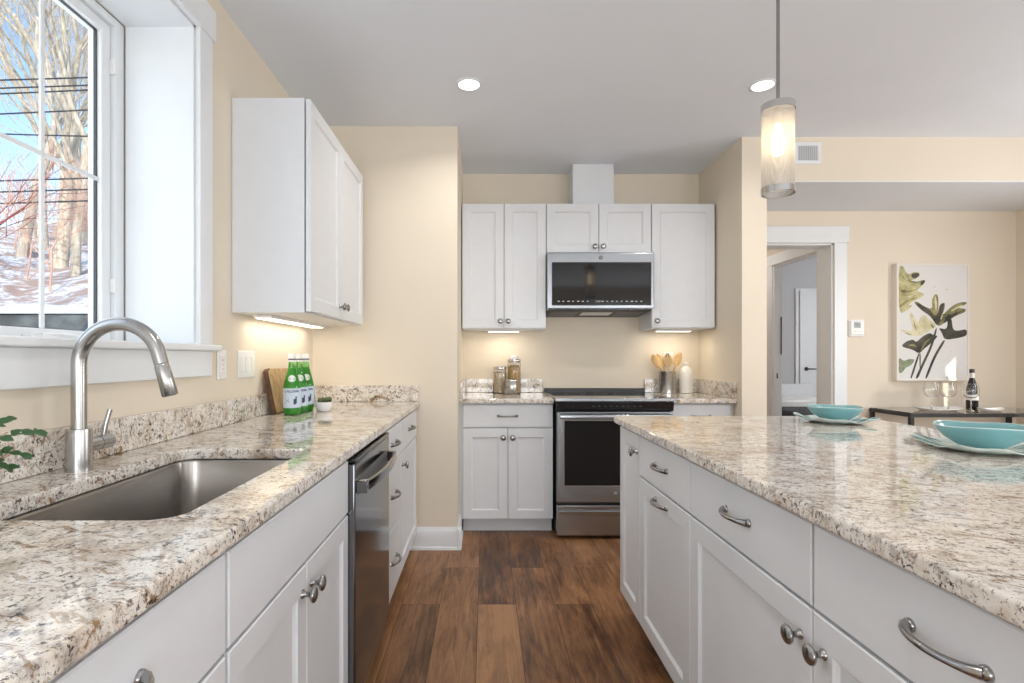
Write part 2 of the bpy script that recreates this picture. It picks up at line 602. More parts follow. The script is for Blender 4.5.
def copy_tree(o, parent=None):
    c = o.copy()
    COL.objects.link(c)
    if parent is not None: c.parent = parent
    for ch in list(o.children):
        copy_tree(ch, c)
    return c


def rrect(x0, x1, y0, y1, r, n=8):
    P = []
    for cx, cy, a in ((x1 - r, y1 - r, 0), (x0 + r, y1 - r, 90), (x0 + r, y0 + r, 180), (x1 - r, y0 + r, 270)):
        for k in range(n + 1):
            t = radians(a + 90 * k / n)
            P.append((cx + r * cos(t), cy + r * sin(t)))
    return P


def plate_holes(outer, holes, t0, t1, M=None):
    """flat plate with holes, between levels t0 and t1"""
    bm = bmesh.new()
    edges = []
    loops = []
    for L in [outer] + holes:
        vs = [bm.verts.new((x, y, 0)) for x, y in L]
        loops.append(L)
        for i in range(len(vs)):
            edges.append(bm.edges.new((vs[i], vs[(i + 1) % len(vs)])))
    bmesh.ops.triangle_fill(bm, use_beauty=True, use_dissolve=False, edges=edges)
    bm.verts.index_update()
    vs = [(v.co.x, v.co.y) for v in bm.verts]
    fs = [tuple(v.index for v in f.verts) for f in bm.faces]
    bm.free()
    mb = MB()
    n = len(vs)
    V = [(x, y, t1) for x, y in vs] + [(x, y, t0) for x, y in vs]
    F = list(fs) + [tuple(i + n for i in reversed(f)) for f in fs]
    k = 0
    for L in loops:
        m = len(L)
        for i in range(m):
            a, b = k + i, k + (i + 1) % m
            F.append((a, b, b + n, a + n))
        k += m
    mb.add(V, F, M)
    return mb


def text_obj(body, size, mat, parent, loc, rot, name='lettering', extrude=0.0004):
    cu = bpy.data.curves.new(name, 'FONT')
    cu.body = body; cu.size = size; cu.extrude = extrude
    cu.align_x = 'CENTER'; cu.align_y = 'CENTER'
    tmp = bpy.data.objects.new('tmp_text', cu)
    COL.objects.link(tmp)
    dg = bpy.context.evaluated_depsgraph_get()
    me = bpy.data.meshes.new_from_object(tmp.evaluated_get(dg))
    bpy.data.objects.remove(tmp, do_unlink=True)
    me.name = name
    me.materials.clear(); me.materials.append(MAT[mat])
    o = bpy.data.objects.new(name, me)
    COL.objects.link(o)
    off = Vector((0, 0, 0)); r = parent
    while r is not None:
        off += r.location; r = r.parent
    o.parent = parent
    o.location = Vector(loc) - off
    o.rotation_euler = rot
    return o


# ------------------------------------------------------------------ room shell
CEIL = 2.62
sbox('floor', 'floor', -1.40, 6.0, -3.7, 7.0, -0.10, 0.0, 'brown wood plank floor')
sbox('ceiling', 'ceiling', -1.40, 4.42, -3.7, 4.385, CEIL, CEIL + 0.10, 'white painted kitchen ceiling')
YZ = lambda a, b, c: (c, a, b)          # plate in y,z with thickness along x
XZ = lambda a, b, c: (a, c, b)          # plate in x,z with thickness along y
WY0, WY1, WZ0, WZ1 = 0.52, 2.00, 1.235, 2.42
struct(plate_holes([(-3.7, 0), (3.6, 0), (3.6, CEIL), (-3.7, CEIL)], [[(WY0, WZ0), (WY1, WZ0), (WY1, WZ1), (WY0, WZ1)]], -1.42, -1.07, YZ).build('wall_left', 'wall', smooth=False), 'cream wall with the deep sink window')
sbox('wall_pier', 'wall', -1.07, -0.172, 3.35, 4.385, 0, CEIL, 'cream wall return beside the range alcove')
struct(plate_holes([(-0.172, 0), (1.91, 0), (1.91, 2.077), (2.72, 2.077), (2.72, 0), (4.42, 0), (4.42, CEIL), (-0.172, CEIL)], [], 4.22, 4.385, XZ).build('wall_back', 'wall', smooth=False), 'cream back wall of the kitchen and dining area')
sbox('wall_stub', 'wall', 1.67, 1.832, 3.51, 4.22, 0, CEIL, 'cream wall end beside the range alcove')
sbox('wall_header', 'wall', 1.832, 4.15, 3.51, 4.22, 2.334, CEIL, 'cream dropped header above the dining area')
sbox('ceiling_dining', 'ceiling', 1.832, 4.15, 3.5105, 4.22, 2.328, 2.334, 'low dining ceiling under the header')
struct(plate_holes([(-3.7, 0), (4.385, 0), (4.385, CEIL), (-3.7, CEIL)], [[(1.96, 0.95), (2.86, 0.95), (2.86, 2.03), (1.96, 2.03)]], 4.15, 4.42, YZ).build('wall_right', 'wall', smooth=False), 'cream wall of the dining area')
sbox('wall_rear', 'wall', -1.42, 4.42, -3.70, -3.50, 0, CEIL)
for i, (a, b) in enumerate(((-0.9, 1.3), (2.1, 3.7))):  # unseen rear windows, made up so their glowing panes light the room
    w = struct(MB().box(a - 0.08, b + 0.08, -3.50, -3.46, 0.52, 2.38).build('window_%d' % (i + 2), 'trim', None, 0.004))
    MB().box(a, b, -3.462, -3.452, 0.60, 2.30).build('pane', 'glowpane', w)
w = struct(MB().box(4.10, 4.15, -2.2, 0.2, 0.65, 2.35).build('window_4', 'trim', None, 0.004))  # another unseen window added for its glowing pane
MB().box(4.095, 4.101, -2.1, 0.1, 0.75, 2.25).build('pane', 'glowpane', w)
# unseen dining window, placed and sized for the sun patch on the wall
w = struct(plate_holes([(1.96, 0.95), (2.86, 0.95), (2.86, 2.03), (1.96, 2.03)], [[(1.97, 0.96), (2.85, 0.96), (2.85, 2.02), (1.97, 2.02)]], 4.36, 4.40, YZ).build('window_5', 'trim', smooth=False))
MB().box(4.378, 4.382, 1.97, 2.85, 0.96, 2.02).build('pane', 'pane', w)


def baseboard(name, poly_u0, poly_u1, M):
    prof = [(0, 0), (0.016, 0), (0.016, 0.105), (0.012, 0.120), (0.006, 0.128), (0.004, 0.136), (0, 0.136)]
    mb = MB()
    mb.loops([[(poly_u0, n, z) for n, z in prof], [(poly_u1, n, z) for n, z in prof]], M)
    mb.loops([[(poly_u0, n, z) for n, z in ((0.016, 0), (0.026, 0), (0.024, 0.014), (0.016, 0.02))], [(poly_u1, n, z) for n, z in ((0.016, 0), (0.026, 0), (0.024, 0.014), (0.016, 0.02))]], M)
    return struct(mb.build(name, 'trim'), 'white baseboard')


baseboard('baseboard_pier', -0.50, -0.146, lambda u, n, z: (u, 3.35 - n, z))
baseboard('baseboard_alcove', 3.324, 3.66, lambda u, n, z: (-0.172 + n, u, z))
baseboard('baseboard_dining', 2.83, 4.15, lambda u, n, z: (u, 4.22 - n, z))
baseboard('baseboard_stub', 1.67, 1.832, lambda u, n, z: (u, 3.51 - n, z))

# ---- sink window
win = thing('window_1', 'white framed grid window over the sink with winter trees outside', 'window', (-1.34, 1.26, WZ0))
win['kind'] = 'structure'
XI, XO = -1.07, -1.320
lin = MB()
lin.box(XO, XI, WY1 - 0.018, WY1, WZ0, WZ1)
lin.box(XO, XI, WY0, WY0 + 0.018, WZ0, WZ1)
lin.box(XO, XI, WY0, WY1, WZ1 - 0.018, WZ1)
lin.build('jamb_liner', 'trim', win, 0.001)
cas = MB()
for a, b in ((WY1 - 0.008, WY1 + 0.085), (WY0 - 0.085, WY0 + 0.008)):
    cas.box(XI, XI + 0.020, a, b, WZ0, WZ1 - 0.008)
cas.build('side_casing', 'trim', win, 0.003)
MB().box(XI, XI + 0.026, WY0 - 0.10, WY1 + 0.10, WZ1 - 0.010, WZ1 + 0.108).build('head_casing', 'trim', win, 0.003)
MB().box(XO, XI + 0.042, WY0 - 0.115, WY1 + 0.115, WZ0 - 0.022, WZ0 + 0.002).build('window_stool', 'trim', win, 0.005)
MB().box(XI, XI + 0.018, WY0 - 0.085, WY1 + 0.085, WZ0 - 0.118, WZ0 - 0.022).build('apron', 'trim', win, 0.003)
# outer fixed frame with centre mullion, then two casement sashes
fr = MB()
fo = [(WY0 + 0.018, WZ0), (WY1 - 0.018, WZ0), (WY1 - 0.018, WZ1 - 0.018), (WY0 + 0.018, WZ1 - 0.018)]
GZ0, GZ1 = 1.277, 2.335
GL = [(0.632, 1.108), (1.412, 1.888)]
def hole(a, b, c, d): return [(a, c), (b, c), (b, d), (a, d)]
plate_holes(fo, [hole(a - 0.048, b + 0.048, GZ0 - 0.040, GZ1 + 0.040) for a, b in GL], -1.415, -1.325, YZ).build('window_frame', 'trim', win, 0.003, smooth=False)
for a, b in GL:
    s = plate_holes(hole(a - 0.046, b + 0.046, GZ0 - 0.038, GZ1 + 0.038), [hole(a, b, GZ0, GZ1)], -1.390, -1.340, YZ).build('sash', 'trim', win, 0.004, smooth=False)
    g = plate_holes(hole(a - 0.002, b + 0.002, GZ0 - 0.002, GZ1 + 0.002), [hole(a + 0.005, b - 0.005, GZ0 + 0.003, GZ1 - 0.003)], -1.366, -1.356, YZ).build('gasket', 'gasket', s, smooth=False)
    MB().box(-1.365, -1.360, a + 0.001, b - 0.001, GZ0 + 0.001, GZ1 - 0.001).build('pane', 'pane', s)
    mu = MB()
    ym = (a + b) / 2; zm = 1.812
    mu.box(-1.359, -1.350, ym - 0.0075, ym + 0.0075, GZ0, GZ1)
    mu.box(-1.359, -1.351, a, b, zm - 0.0075, zm + 0.0075)
    mu.build('muntin', 'trim', s, 0.003)
    k = MB()
    for zz in (1.42, 2.20):
        k.box(-1.340, -1.320, b + 0.036, b + 0.050, zz, zz + 0.05)
    k.build('hinge', 'plastic', s, 0.002)
cr = MB()
cr.box(-1.340, -1.312, 1.56, 1.66, 1.243, 1.256)
cr.tube([(-1.322, 1.61, 1.256), (-1.312, 1.66, 1.262), (-1.312, 1.75, 1.258)], 0.006, 8)
cr.build('crank_handle', 'plastic', win, 0.002)

# ---- hall doorway, hall and bedroom beyond
d1 = struct(MB().box(2.72, 2.818, 4.200, 4.22, 0, 2.085).box(1.812, 1.91, 4.200, 4.22, 0, 2.085).build('door_1', 'trim', None, 0.003), 'white cased doorway to the hall')
MB().box(1.80, 2.832, 4.192, 4.22, 2.077, 2.206).build('head_casing', 'trim', d1, 0.003)
MB().box(2.706, 2.72, 4.22, 4.385, 0, 2.077).box(1.91, 1.924, 4.22, 4.385, 0, 2.077).box(1.91, 2.72, 4.22, 4.385, 2.063, 2.077).build('door_jamb', 'trim', d1, 0.002)
struct(plate_holes([(4.385, 0), (4.50, 0), (4.50, 2.07), (5.20, 2.07), (5.20, 0), (6.9, 0), (6.9, 2.45), (4.385, 2.45)], [], 2.78, 2.845, YZ).build('wall_hall', 'hall_wall', smooth=False), 'beige wall of the hall')
sbox('wall_hall_left', 'hall_wall', 1.55, 1.67, 4.385, 6.9, 0, 2.45)
sbox('wall_hall_end', 'hall_wall', 1.67, 2.78, 6.2, 6.32, 0, 2.45)
sbox('ceiling_hall', 'ceiling', 1.55, 6.0, 4.385, 7.0, 2.45, 2.52)
sbox('wall_bedroom', 'bedroom_wall', 2.845, 6.0, 6.87, 7.0, 0, 2.45, 'grey bedroom wall seen through the doorway')
sbox('wall_bedroom_front', 'bedroom_wall', 4.42, 6.0, 4.385, 4.50, 0, 2.45)
sbox('wall_bedroom_side', 'bedroom_wall', 5.9, 6.0, 4.50, 6.87, 0, 2.45)
d2 = struct(MB().box(2.762, 2.78, 5.20, 5.29, 0, 2.07).box(2.762, 2.78, 4.41, 4.50, 0, 2.07).build('door_2', 'trim', None, 0.003), 'white cased bedroom doorway in the hall')
MB().box(2.758, 2.78, 4.39, 5.31, 2.07, 2.17).build('head_casing', 'trim', d2, 0.003)
MB().box(2.775, 2.850, 5.186, 5.20, 0, 2.07).box(2.775, 2.850, 4.5, 4.514, 0, 2.07).box(2.775, 2.850, 4.5, 5.2, 2.056, 2.07).build('door_jamb', 'trim', d2, 0.002)
MB().box(2.838, 2.848, 5.178, 5.187, 1.215, 1.575).build('pull_bar', 'black', d2, 0.002)
MB().box(2.80, 2.815, 5.182, 5.187, 0.985, 1.035).build('strike_plate', 'nickel', d2, 0.001)

d3 = struct(MB().box(3.94, 4.80, 6.845, 6.87, 0, 2.06).build('door_3', 'trim', None, 0.003), 'white panelled door in the bedroom')
lf = MB()
lf.box(3.985, 4.755, 6.825, 6.845, 0.01, 2.03)
for z0, z1 in ((0.2, 1.28), (1.42, 1.93)):
    lf.loops([[(x, 6.8249, z) for x, z in ((4.09, z0), (4.65, z0), (4.65, z1), (4.09, z1))], [(x, 6.832, z) for x, z in ((4.105, z0 + 0.015), (4.635, z0 + 0.015), (4.635, z1 - 0.015), (4.105, z1 - 0.015))]], None, False, True)
lf.build('door_leaf', 'trim', d3, smooth=False)
hd = MB()
hd.lathe([(0.024, 0), (0.024, 0.008), (0.010, 0.012), (0.009, 0.045)], (0, 0, 0), 16, lambda a, b, c: (4.06 + a, 6.825 - c, 1.04 + b))
hd.tube([(4.06, 6.782, 1.04), (4.10, 6.780, 1.04), (4.17, 6.784, 1.038)], [0.009, 0.008, 0.007], 8)
hd.build('door_handle', 'black', d3)

bed = thing('bed', 'white framed bed with charcoal blanket beyond the hall doorway', 'bed', (3.7, 6.0, 0))
MB().box(3.15, 4.02, 6.62, 6.70, 0.1, 0.86).build('headboard', 'trim', bed, 0.012)
MB().box(3.15, 4.02, 5.15, 6.62, 0.18, 0.38).build('bed_frame', 'trim', bed, 0.01)
MB().box(3.18, 3.99, 5.20, 6.60, 0.38, 0.60).build('mattress', 'porcelain', bed, 0.04, 3)
MB().box(3.16, 4.01, 5.18, 6.20, 0.40, 0.625).build('blanket', 'blanket', bed, 0.04, 3)
MB().box(3.25, 3.92, 6.27, 6.58, 0.60, 0.72).build('pillow', 'porcelain', bed, 0.05, 3)
lg = MB()
for x in (3.18, 3.96):
    MB().box(x, x + 0.05, 5.17, 5.22, 0, 0.2).build('leg', 'trim', bed)
    MB().box(x, x + 0.05, 6.63, 6.68, 0, 0.2).build('leg', 'trim', bed)

# ------------------------------------------------------------------ cabinets
def mapper(face, plane):
    if face == '-y': return lambda u, v, n: (u, plane - n, v)
    if face == '+x': return lambda u, v, n: (plane + n, u, v)
    if face == '-x': return lambda u, v, n: (plane - n, u, v)


def shaker(u0, u1, v0, v1, M, rail=0.058, t=0.020, rec=0.009):
    mb = MB()
    e = 0.0025
    def L(o, n): return [(u0 + o, v0 + o, n), (u1 - o, v0 + o, n), (u1 - o, v1 - o, n), (u0 + o, v1 - o, n)]
    mb.loops([L(0, 0), L(0, t - e), L(e, t), L(rail, t), L(rail + 0.003, t - 0.004), L(rail + 0.009, t - rec)], M, True, True)
    return mb


def slab(u0, u1, v0, v1, M, t=0.020):
    mb = MB()
    e = 0.0025
    def L(o, n): return [(u0 + o, v0 + o, n), (u1 - o, v0 + o, n), (u1 - o, v1 - o, n), (u0 + o, v1 - o, n)]
    mb.loops([L(0, 0), L(0, t - e), L(e, t)], M, True, True)
    return mb


def knob(u, v, M, parent, n0=0.020, name='knob'):
    mb = MB()
    prof = [(r * 1.22, z * 1.18) for r, z in ((0.0085, 0), (0.0085, 0.0025), (0.0055, 0.005), (0.0048, 0.012), (0.0075, 0.0165), (0.0145, 0.0205), (0.0160, 0.0235), (0.0140, 0.0268), (0.0085, 0.029), (0.0, 0.0295))]
    mb.lathe(prof, (0, 0, 0), 18, lambda a, b, c: M(u + a, v + b, n0 + c))
    return mb.build(name, 'nickel', parent, angle=60)


def pull(u, v, M, parent, n0=0.020, L=0.122):
    mb = MB()
    pts, rad = [], []
    for k in range(19):
        t = -1 + 2 * k / 18
        pts.append((u + t * L / 2, v, n0 + 0.007 + 0.024 * (1 - t * t) ** 0.75))
        rad.append(0.0054 + 0.0034 * abs(t) ** 4)
    mb.tube([M(*p) for p in pts], rad, 10)
    for s in (-1, 1):
        mb.lathe([(0.0105, 0), (0.0105, 0.0025), (0.0085, 0.007), (0.0, 0.010)], (0, 0, 0), 14, lambda a, b, c, s=s: M(u + s * L / 2 + a, v + b, n0 + c))
    return mb.build('handle', 'nickel', parent, angle=60)


def carcass(u0, u1, v0, v1, depth, M, parent, toe=True, top=True, toe_gap=0.075, front=True):
    mb = MB()
    t = 0.018
    mb.box(u0, u0 + t, v0, v1, -depth, -0.006, M)
    mb.box(u1 - t, u1, v0, v1, -depth, -0.006, M)
    mb.box(u0 + t, u1 - t, v0, v0 + t, -depth, -0.006, M)
    mb.box(u0 + t, u1 - t, v0 + t, v1, -depth, -depth + 0.006, M)
    if top: mb.box(u0 + t, u1 - t, v1 - t, v1, -depth, -0.006, M)
    if front: mb.box(u0 + t, u1 - t, v0 + t, v1 - (t if top else 0), -0.020, -0.0065, M)
    c = mb.build('cabinet_box', 'cabinet', parent, smooth=False)
    if toe:
        MB().box(u0, u1, 0.0, v0, -depth, -toe_gap, M).build('toe_kick', 'cabinet', parent, smooth=False)
    return c


def cabinet(name, label, face, plane, u0, u1, v0, v1, depth, fronts, group=None, toe=True, top=True, cat='cabinet', toe_gap=0.075):
    """fronts: (kind, u0, u1, v0, v1, [(hw, u, v)])"""
    M = mapper(face, plane)
    base = M((u0 + u1) / 2, 0 if toe else v0, -depth / 2)
    t = thing(name, label, cat, base, 0, group)
    carcass(u0, u1, v0, v1, depth, M, t, toe, top, toe_gap)
    g = 0.0021
    for kind, a, b, c, d, hw in fronts:
        gl = 0.0042 if a > u0 + 0.001 else g
        gr_ = 0.0042 if b < u1 - 0.001 else g
        mb = (shaker if kind == 'door' else slab)(a + (gl if kind == 'drawer' else g), b - (gr_ if kind == 'drawer' else g), c + 0.0036, d - 0.0036, M)
        o = mb.build('door' if kind == 'door' else ('drawer' if kind == 'drawer' else 'false_front'), 'cabinet', t, smooth=False)
        for h, hu, hv in hw:
            (knob if h == 'knob' else pull)(hu, hv, M, o)
    return t


BZ0, BZ1 = 0.10, 0.882
DZ = 0.708                     # bottom of top drawers
# sink wall run: front plane x = -0.44, doors reach -0.42
FX = -0.44
DEP = 0.62
cabinet('base_cabinet', 'white base cabinet with pull-handled drawer nearest the camera, before the sink', 'cabinet' and '+x', FX, 0.28, 0.878, BZ0, BZ1, DEP,
        [('drawer', 0.28, 0.878, DZ, 0.874, [('pull', 0.595, 0.800)]), ('door', 0.28, 0.580, 0.104, DZ, []), ('door', 0.580, 0.878, 0.104, DZ, [('knob', 0.612, 0.645)])])
cabinet('sink_cabinet', 'white two-door cabinet under the sink with a plain false front', '+x', FX, 0.884, 1.660, BZ0, BZ1, DEP,
        [('false', 0.884, 1.660, DZ, 0.874, []), ('door', 0.884, 1.272, 0.104, DZ, [('knob', 1.240, 0.645)]), ('door', 1.272, 1.660, 0.104, DZ, [('knob', 1.304, 0.645)])], top=False)
cabinet('base_cabinet', 'narrow white base cabinet of three drawers beyond the dishwasher', '+x', FX, 2.262, 2.690, BZ0, BZ1, DEP,
        [('drawer', 2.262, 2.690, DZ, 0.874, [('pull', 2.476, 0.795)]), ('drawer', 2.262, 2.690, 0.408, DZ, [('pull', 2.476, 0.560)]), ('drawer', 2.262, 2.690, 0.104, 0.408, [('pull', 2.476, 0.262)])])
cabinet('base_cabinet', 'white base cabinet with one drawer and door in the corner against the pier', '+x', FX, 2.692, 3.325, BZ0, BZ1, DEP,
        [('drawer', 2.692, 3.325, DZ, 0.874, [('pull', 3.01, 0.795)]), ('door', 2.692, 3.325, 0.104, DZ, [('knob', 2.730, 0.645)])])

# range alcove run: front plane y = 3.63, doors reach 3.61
FY = 3.63
cabinet('base_cabinet', 'white base cabinet with one drawer over two doors beside the range', '-y', FY, -0.150, 0.456, BZ0, BZ1, 0.58,
        [('drawer', -0.150, 0.456, 0.716, 0.874, [('pull', 0.150, 0.795)]), ('door', -0.150, 0.153, 0.104, 0.716, [('knob', 0.121, 0.652)]), ('door', 0.153, 0.456, 0.104, 0.716, [('knob', 0.185, 0.652)])])
cabinet('base_cabinet', 'white base cabinet mostly hidden behind the island, past the range', '-y', FY, 1.240, 1.645, BZ0, BZ1, 0.58,
        [('drawer', 1.240, 1.645, 0.716, 0.874, [('pull', 1.442, 0.795)]), ('door', 1.240, 1.645, 0.104, 0.716, [('knob', 1.275, 0.652)])])
struct(MB().box(-0.172, -0.1505, 3.632, 3.65, BZ0, BZ1).box(1.6455, 1.67, 3.632, 3.65, BZ0, BZ1).build('trim_1', 'cabinet', smooth=False), 'filler strips beside the alcove cabinets')

# wall cabinets
UY = 3.91
cabinet('wall_cabinet', 'white two-door wall cabinet beside the microwave, over the glass canisters', '-y', UY, -0.166, 0.440, 1.392, 2.301, 0.305,
        [('door', -0.166, 0.137, 1.394, 2.299, [('knob', 0.110, 1.447)]), ('door', 0.137, 0.440, 1.394, 2.299, [('knob', 0.166, 1.447)])], toe=False)
cabinet('wall_cabinet', 'short white two-door wall cabinet above the microwave', '-y', UY, 0.442, 1.198, 1.937, 2.301, 0.305,
        [('door', 0.442, 0.820, 1.939, 2.299, [('knob', 0.790, 1.984)]), ('door', 0.820, 1.198, 1.939, 2.299, [('knob', 0.850, 1.984)])], toe=False)
cabinet('wall_cabinet', 'white single-door wall cabinet above the wooden spoons', '-y', UY, 1.200, 1.657, 1.396, 2.301, 0.305,
        [('door', 1.200, 1.657, 1.398, 2.299, [('knob', 1.236, 1.449)])], toe=False)
cabinet('wall_cabinet', 'white wall cabinet with a broad blank side on the sink wall', '+x', -0.757, 2.280, 3.262, 1.378, 2.284, 0.311,
        [('door', 2.280, 2.770, 1.380, 2.284, [('knob', 2.738, 1.445)]), ('door', 2.770, 3.262, 1.380, 2.284, [('knob', 2.803, 1.445)])], toe=False)
dc = MB().box(0.650, 0.955, 4.00, 4.218, 2.3015, 2.6195).build('duct_cover', 'cabinet', None, 0.002)
tag(dc, 'tall narrow white duct box rising from the cabinet above the microwave', 'duct cover')

# island, fronts facing the sink run: front plane x = 0.65, doors reach 0.63
IX = 0.647
cabinet('island_cabinet', 'narrow white island cabinet with one full-height knobbed door, at the range end', '-x', IX, 2.190, 2.508, BZ0, BZ1, 0.60,
        [('door', 2.190, 2.508, 0.104, 0.874, [('knob', 2.222, 0.800)])])
cabinet('island_cabinet', 'white island cabinet with pull handles on both drawer and tall door', '-x', IX, 1.652, 2.188, BZ0, BZ1, 0.60,
        [('drawer', 1.652, 2.188, DZ, 0.874, [('pull', 1.92, 0.795)]), ('door', 1.652, 2.188, 0.104, DZ, [('pull', 1.92, 0.668)])])
cabinet('island_cabinet', 'wide white island cabinet with two drawers over two knobbed doors', '-x', IX, 0.420, 1.650, BZ0, BZ1, 0.60,
        [('drawer', 1.035, 1.650, DZ, 0.874, [('pull', 1.343, 0.795)]), ('drawer', 0.420, 1.035, DZ, 0.874, [('pull', 0.735, 0.795)]),
         ('door', 1.035, 1.650, 0.104, DZ, [('knob', 1.072, 0.640)]), ('door', 0.420, 1.035, 0.104, DZ, [('knob', 0.998, 0.640)])])
ip = thing('knee_wall', 'white back of the island under the seating overhang', 'panel', (1.27, 1.45, 0))
ip['kind'] = 'thing'
MB().box(1.252, 1.270, 0.42, 2.508, 0, BZ1).build('back_panel', 'cabinet', ip, 0.002)

# ------------------------------------------------------------------ granite
CT0, CT1 = 0.883, 0.914


def counter(name, label, outer, holes=(), bev=0.006):
    mb = plate_holes(outer, list(holes), CT0, CT1)
    o = mb.build(name, 'granite', None, bev, 3, smooth=False)
    return tag(o, label, 'countertop')


counter('countertop', 'long cream granite countertop with the sink cut into it', [(-1.069, -0.10), (-0.407, -0.10), (-0.407, 3.349), (-1.069, 3.349)], [list(reversed(rrect(-0.905, -0.527, 0.918, 1.618, 0.058)))])
counter('countertop', 'small cream granite countertop holding the glass canisters', [(-0.171, 3.570), (0.459, 3.570), (0.459, 4.219), (-0.171, 4.219)])
counter('countertop', 'small cream granite countertop under the wooden spoons', [(1.236, 3.570), (1.669, 3.570), (1.669, 4.219), (1.236, 4.219)])
counter('countertop', 'wide cream granite island countertop set with teal bowls', [(0.603, 0.36), (1.73, 0.36), (1.73, 2.533), (0.603, 2.533)])


def splash(label, *boxes):
    mb = MB()
    for b in boxes: mb.box(*b)
    o = mb.build('backsplash', 'granite', None, 0.003, 2, smooth=False)
    return tag(o, label, 'backsplash')


S0, S1 = 0.9145, 1.014
splash('long low granite backsplash strip under the sink window', (-1.069, -1.046, -0.10, 3.326, S0, S1))
splash('short granite backsplash strip behind the green bottles on the pier', (-1.069, -0.410, 3.3265, 3.349, S0, S1))
splash('granite backsplash strip behind the glass canisters', (-0.147, 0.450, 4.196, 4.219, S0, S1 + 0.006))
splash('granite side splash on the pier beside the glass canisters', (-0.171, -0.1475, 3.575, 4.219, S0, S1 + 0.006))
splash('granite backsplash strip behind the utensil crock', (1.240, 1.645, 4.196, 4.219, S0, S1 + 0.006))
splash('granite side splash on the wall end beside the white bottle', (1.6455, 1.669, 3.575, 4.219, S0, S1 + 0.006))

# ------------------------------------------------------------------ sink and faucet
snk = thing('kitchen_sink', 'brushed steel undermount sink below the window', 'sink', (-0.7175, 1.26, 0.68))
sk = MB()
SL = []
for o_, z_, r_ in ((-0.022, 0.8815, 0.085), (0.004, 0.8815, 0.072), (0.006, 0.876, 0.07), (0.010, 0.72, 0.066), (0.016, 0.700, 0.062), (0.032, 0.686, 0.05), (0.060, 0.682, 0.04)):
    SL.append([(x, y, z_) for x, y in rrect(-0.905 + o_, -0.527 - o_, 0.918 + o_, 1.618 - o_, r_ - 0.017 if r_ > 0.045 else r_)])
sk.loops(SL, None, False, True)
so = sk.build('basin', 'sink', snk, angle=60)
sm = so.modifiers.new('sheet', 'SOLIDIFY'); sm.thickness = 0.0015; sm.offset = -1
MB().lathe([(0.0, 0.0005), (0.020, 0.0005), (0.045, 0.003), (0.052, 0.002), (0.054, 0.0)], (-0.76, 1.30, 0.6825), 28).build('drain', 'chrome', snk)

fc = thing('faucet', 'brushed steel gooseneck faucet behind the sink', 'faucet', (-0.985, 1.31, CT1))
fx, fy = -0.985, 1.31
MB().lathe([(0.0278, 0), (0.0278, 0.002), (0.0275, 0.098), (0.0268, 0.102), (0.0180, 0.1025)], (fx, fy, CT1), 36).build('body', 'steel_v', fc, angle=50)
pts = [(fx, fy, CT1 + 0.10), (fx, fy, 1.06), (fx, fy, 1.12), (fx, fy, 1.168)]
R = 0.0985
for k in range(1, 25):
    t = pi - (pi + radians(-12)) * k / 24
    pts.append((fx + R + R * cos(t), fy, 1.172 + R * sin(t)))
e = Vector(pts[-1]); dr = (e - Vector(pts[-2])).normalized()
pts.append(tuple(e + dr * 0.02))
MB().tube(pts, 0.0166, 20).build('spout', 'steel_v', fc, angle=50)
h0 = e + dr * 0.022
MB().tube([h0, h0 + dr * 0.004, h0 + dr * 0.076, h0 + dr * 0.078], [0.0160, 0.0172, 0.0182, 0.0160], 20).build('spray_head', 'steel_v', fc, angle=50)
hb = MB()
hb.tube([(fx, fy + 0.020, 0.972), (fx, fy + 0.060, 0.972)], 0.0185, 20)
hb.tube([(fx, fy + 0.061, 0.972), (fx, fy + 0.063, 0.972)], 0.0170, 20)
hb.tube([(fx, fy + 0.0635, 0.972), (fx, fy + 0.105, 0.972), (fx, fy + 0.107, 0.972)], [0.0185, 0.0185, 0.016], 20)
hn = hb.build('valve', 'steel_v', fc, angle=50)
MB().tube([(fx, fy + 0.084, 0.988), (fx + 0.004, fy + 0.088, 1.02), (fx + 0.010, fy + 0.094, 1.054)], [0.0062, 0.0058, 0.0062], 12).build('lever', 'steel_v', hn, angle=50)

# ------------------------------------------------------------------ dishwasher
dw = thing('dishwasher', 'stainless steel dishwasher with a bowed handle in the sink run', 'dishwasher', (-0.72, 1.954, 0))
MB().box(-1.05, -0.445, 1.663, 2.258, 0.02, 0.878).build('cabinet_body', 'black', dw)
MB().box(-0.50, -0.47, 1.663, 2.258, 0.0, 0.10).build('toe_kick', 'black', dw)
dd = MB().box(-0.445, -0.400, 1.665, 2.256, 0.105, 0.860).build('door', 'steel_y', dw, 0.006, 3)
MB().box(-0.445, -0.400, 1.665, 2.256, 0.862, 0.876).build('control_panel', 'blackglass', dw, 0.004, 2)
hp = MB()
L = []
for k in range(21):
    t = -1 + 2 * k / 20
    y = 1.954 + t * 0.262
    x = -0.372 + 0.022 * (1 - t * t)
    L.append([(x - 0.007, y, 0.768), (x + 0.004, y, 0.770), (x + 0.006, y, 0.785), (x + 0.004, y, 0.800), (x - 0.007, y, 0.802)])
hp.loops(L)
for s in (-1, 1):
    hp.box(-0.4005, -0.366, 1.954 + s * 0.262 - 0.014, 1.954 + s * 0.262 + 0.014, 0.766, 0.804)
hh = hp.build('handle', 'steel_y', dd, 0.002)
MB().box(-0.3995, -0.3985, 1.70, 2.21, 0.755, 0.812).build('handle_recess', 'grey', dd)
MB().tube([(-0.3655, 1.682, 0.782), (-0.3650, 1.688, 0.788), (-0.365, 1.694, 0.782), (-0.365, 1.701, 0.786)], 0.0012, 6).build('emblem', 'grey', hh)

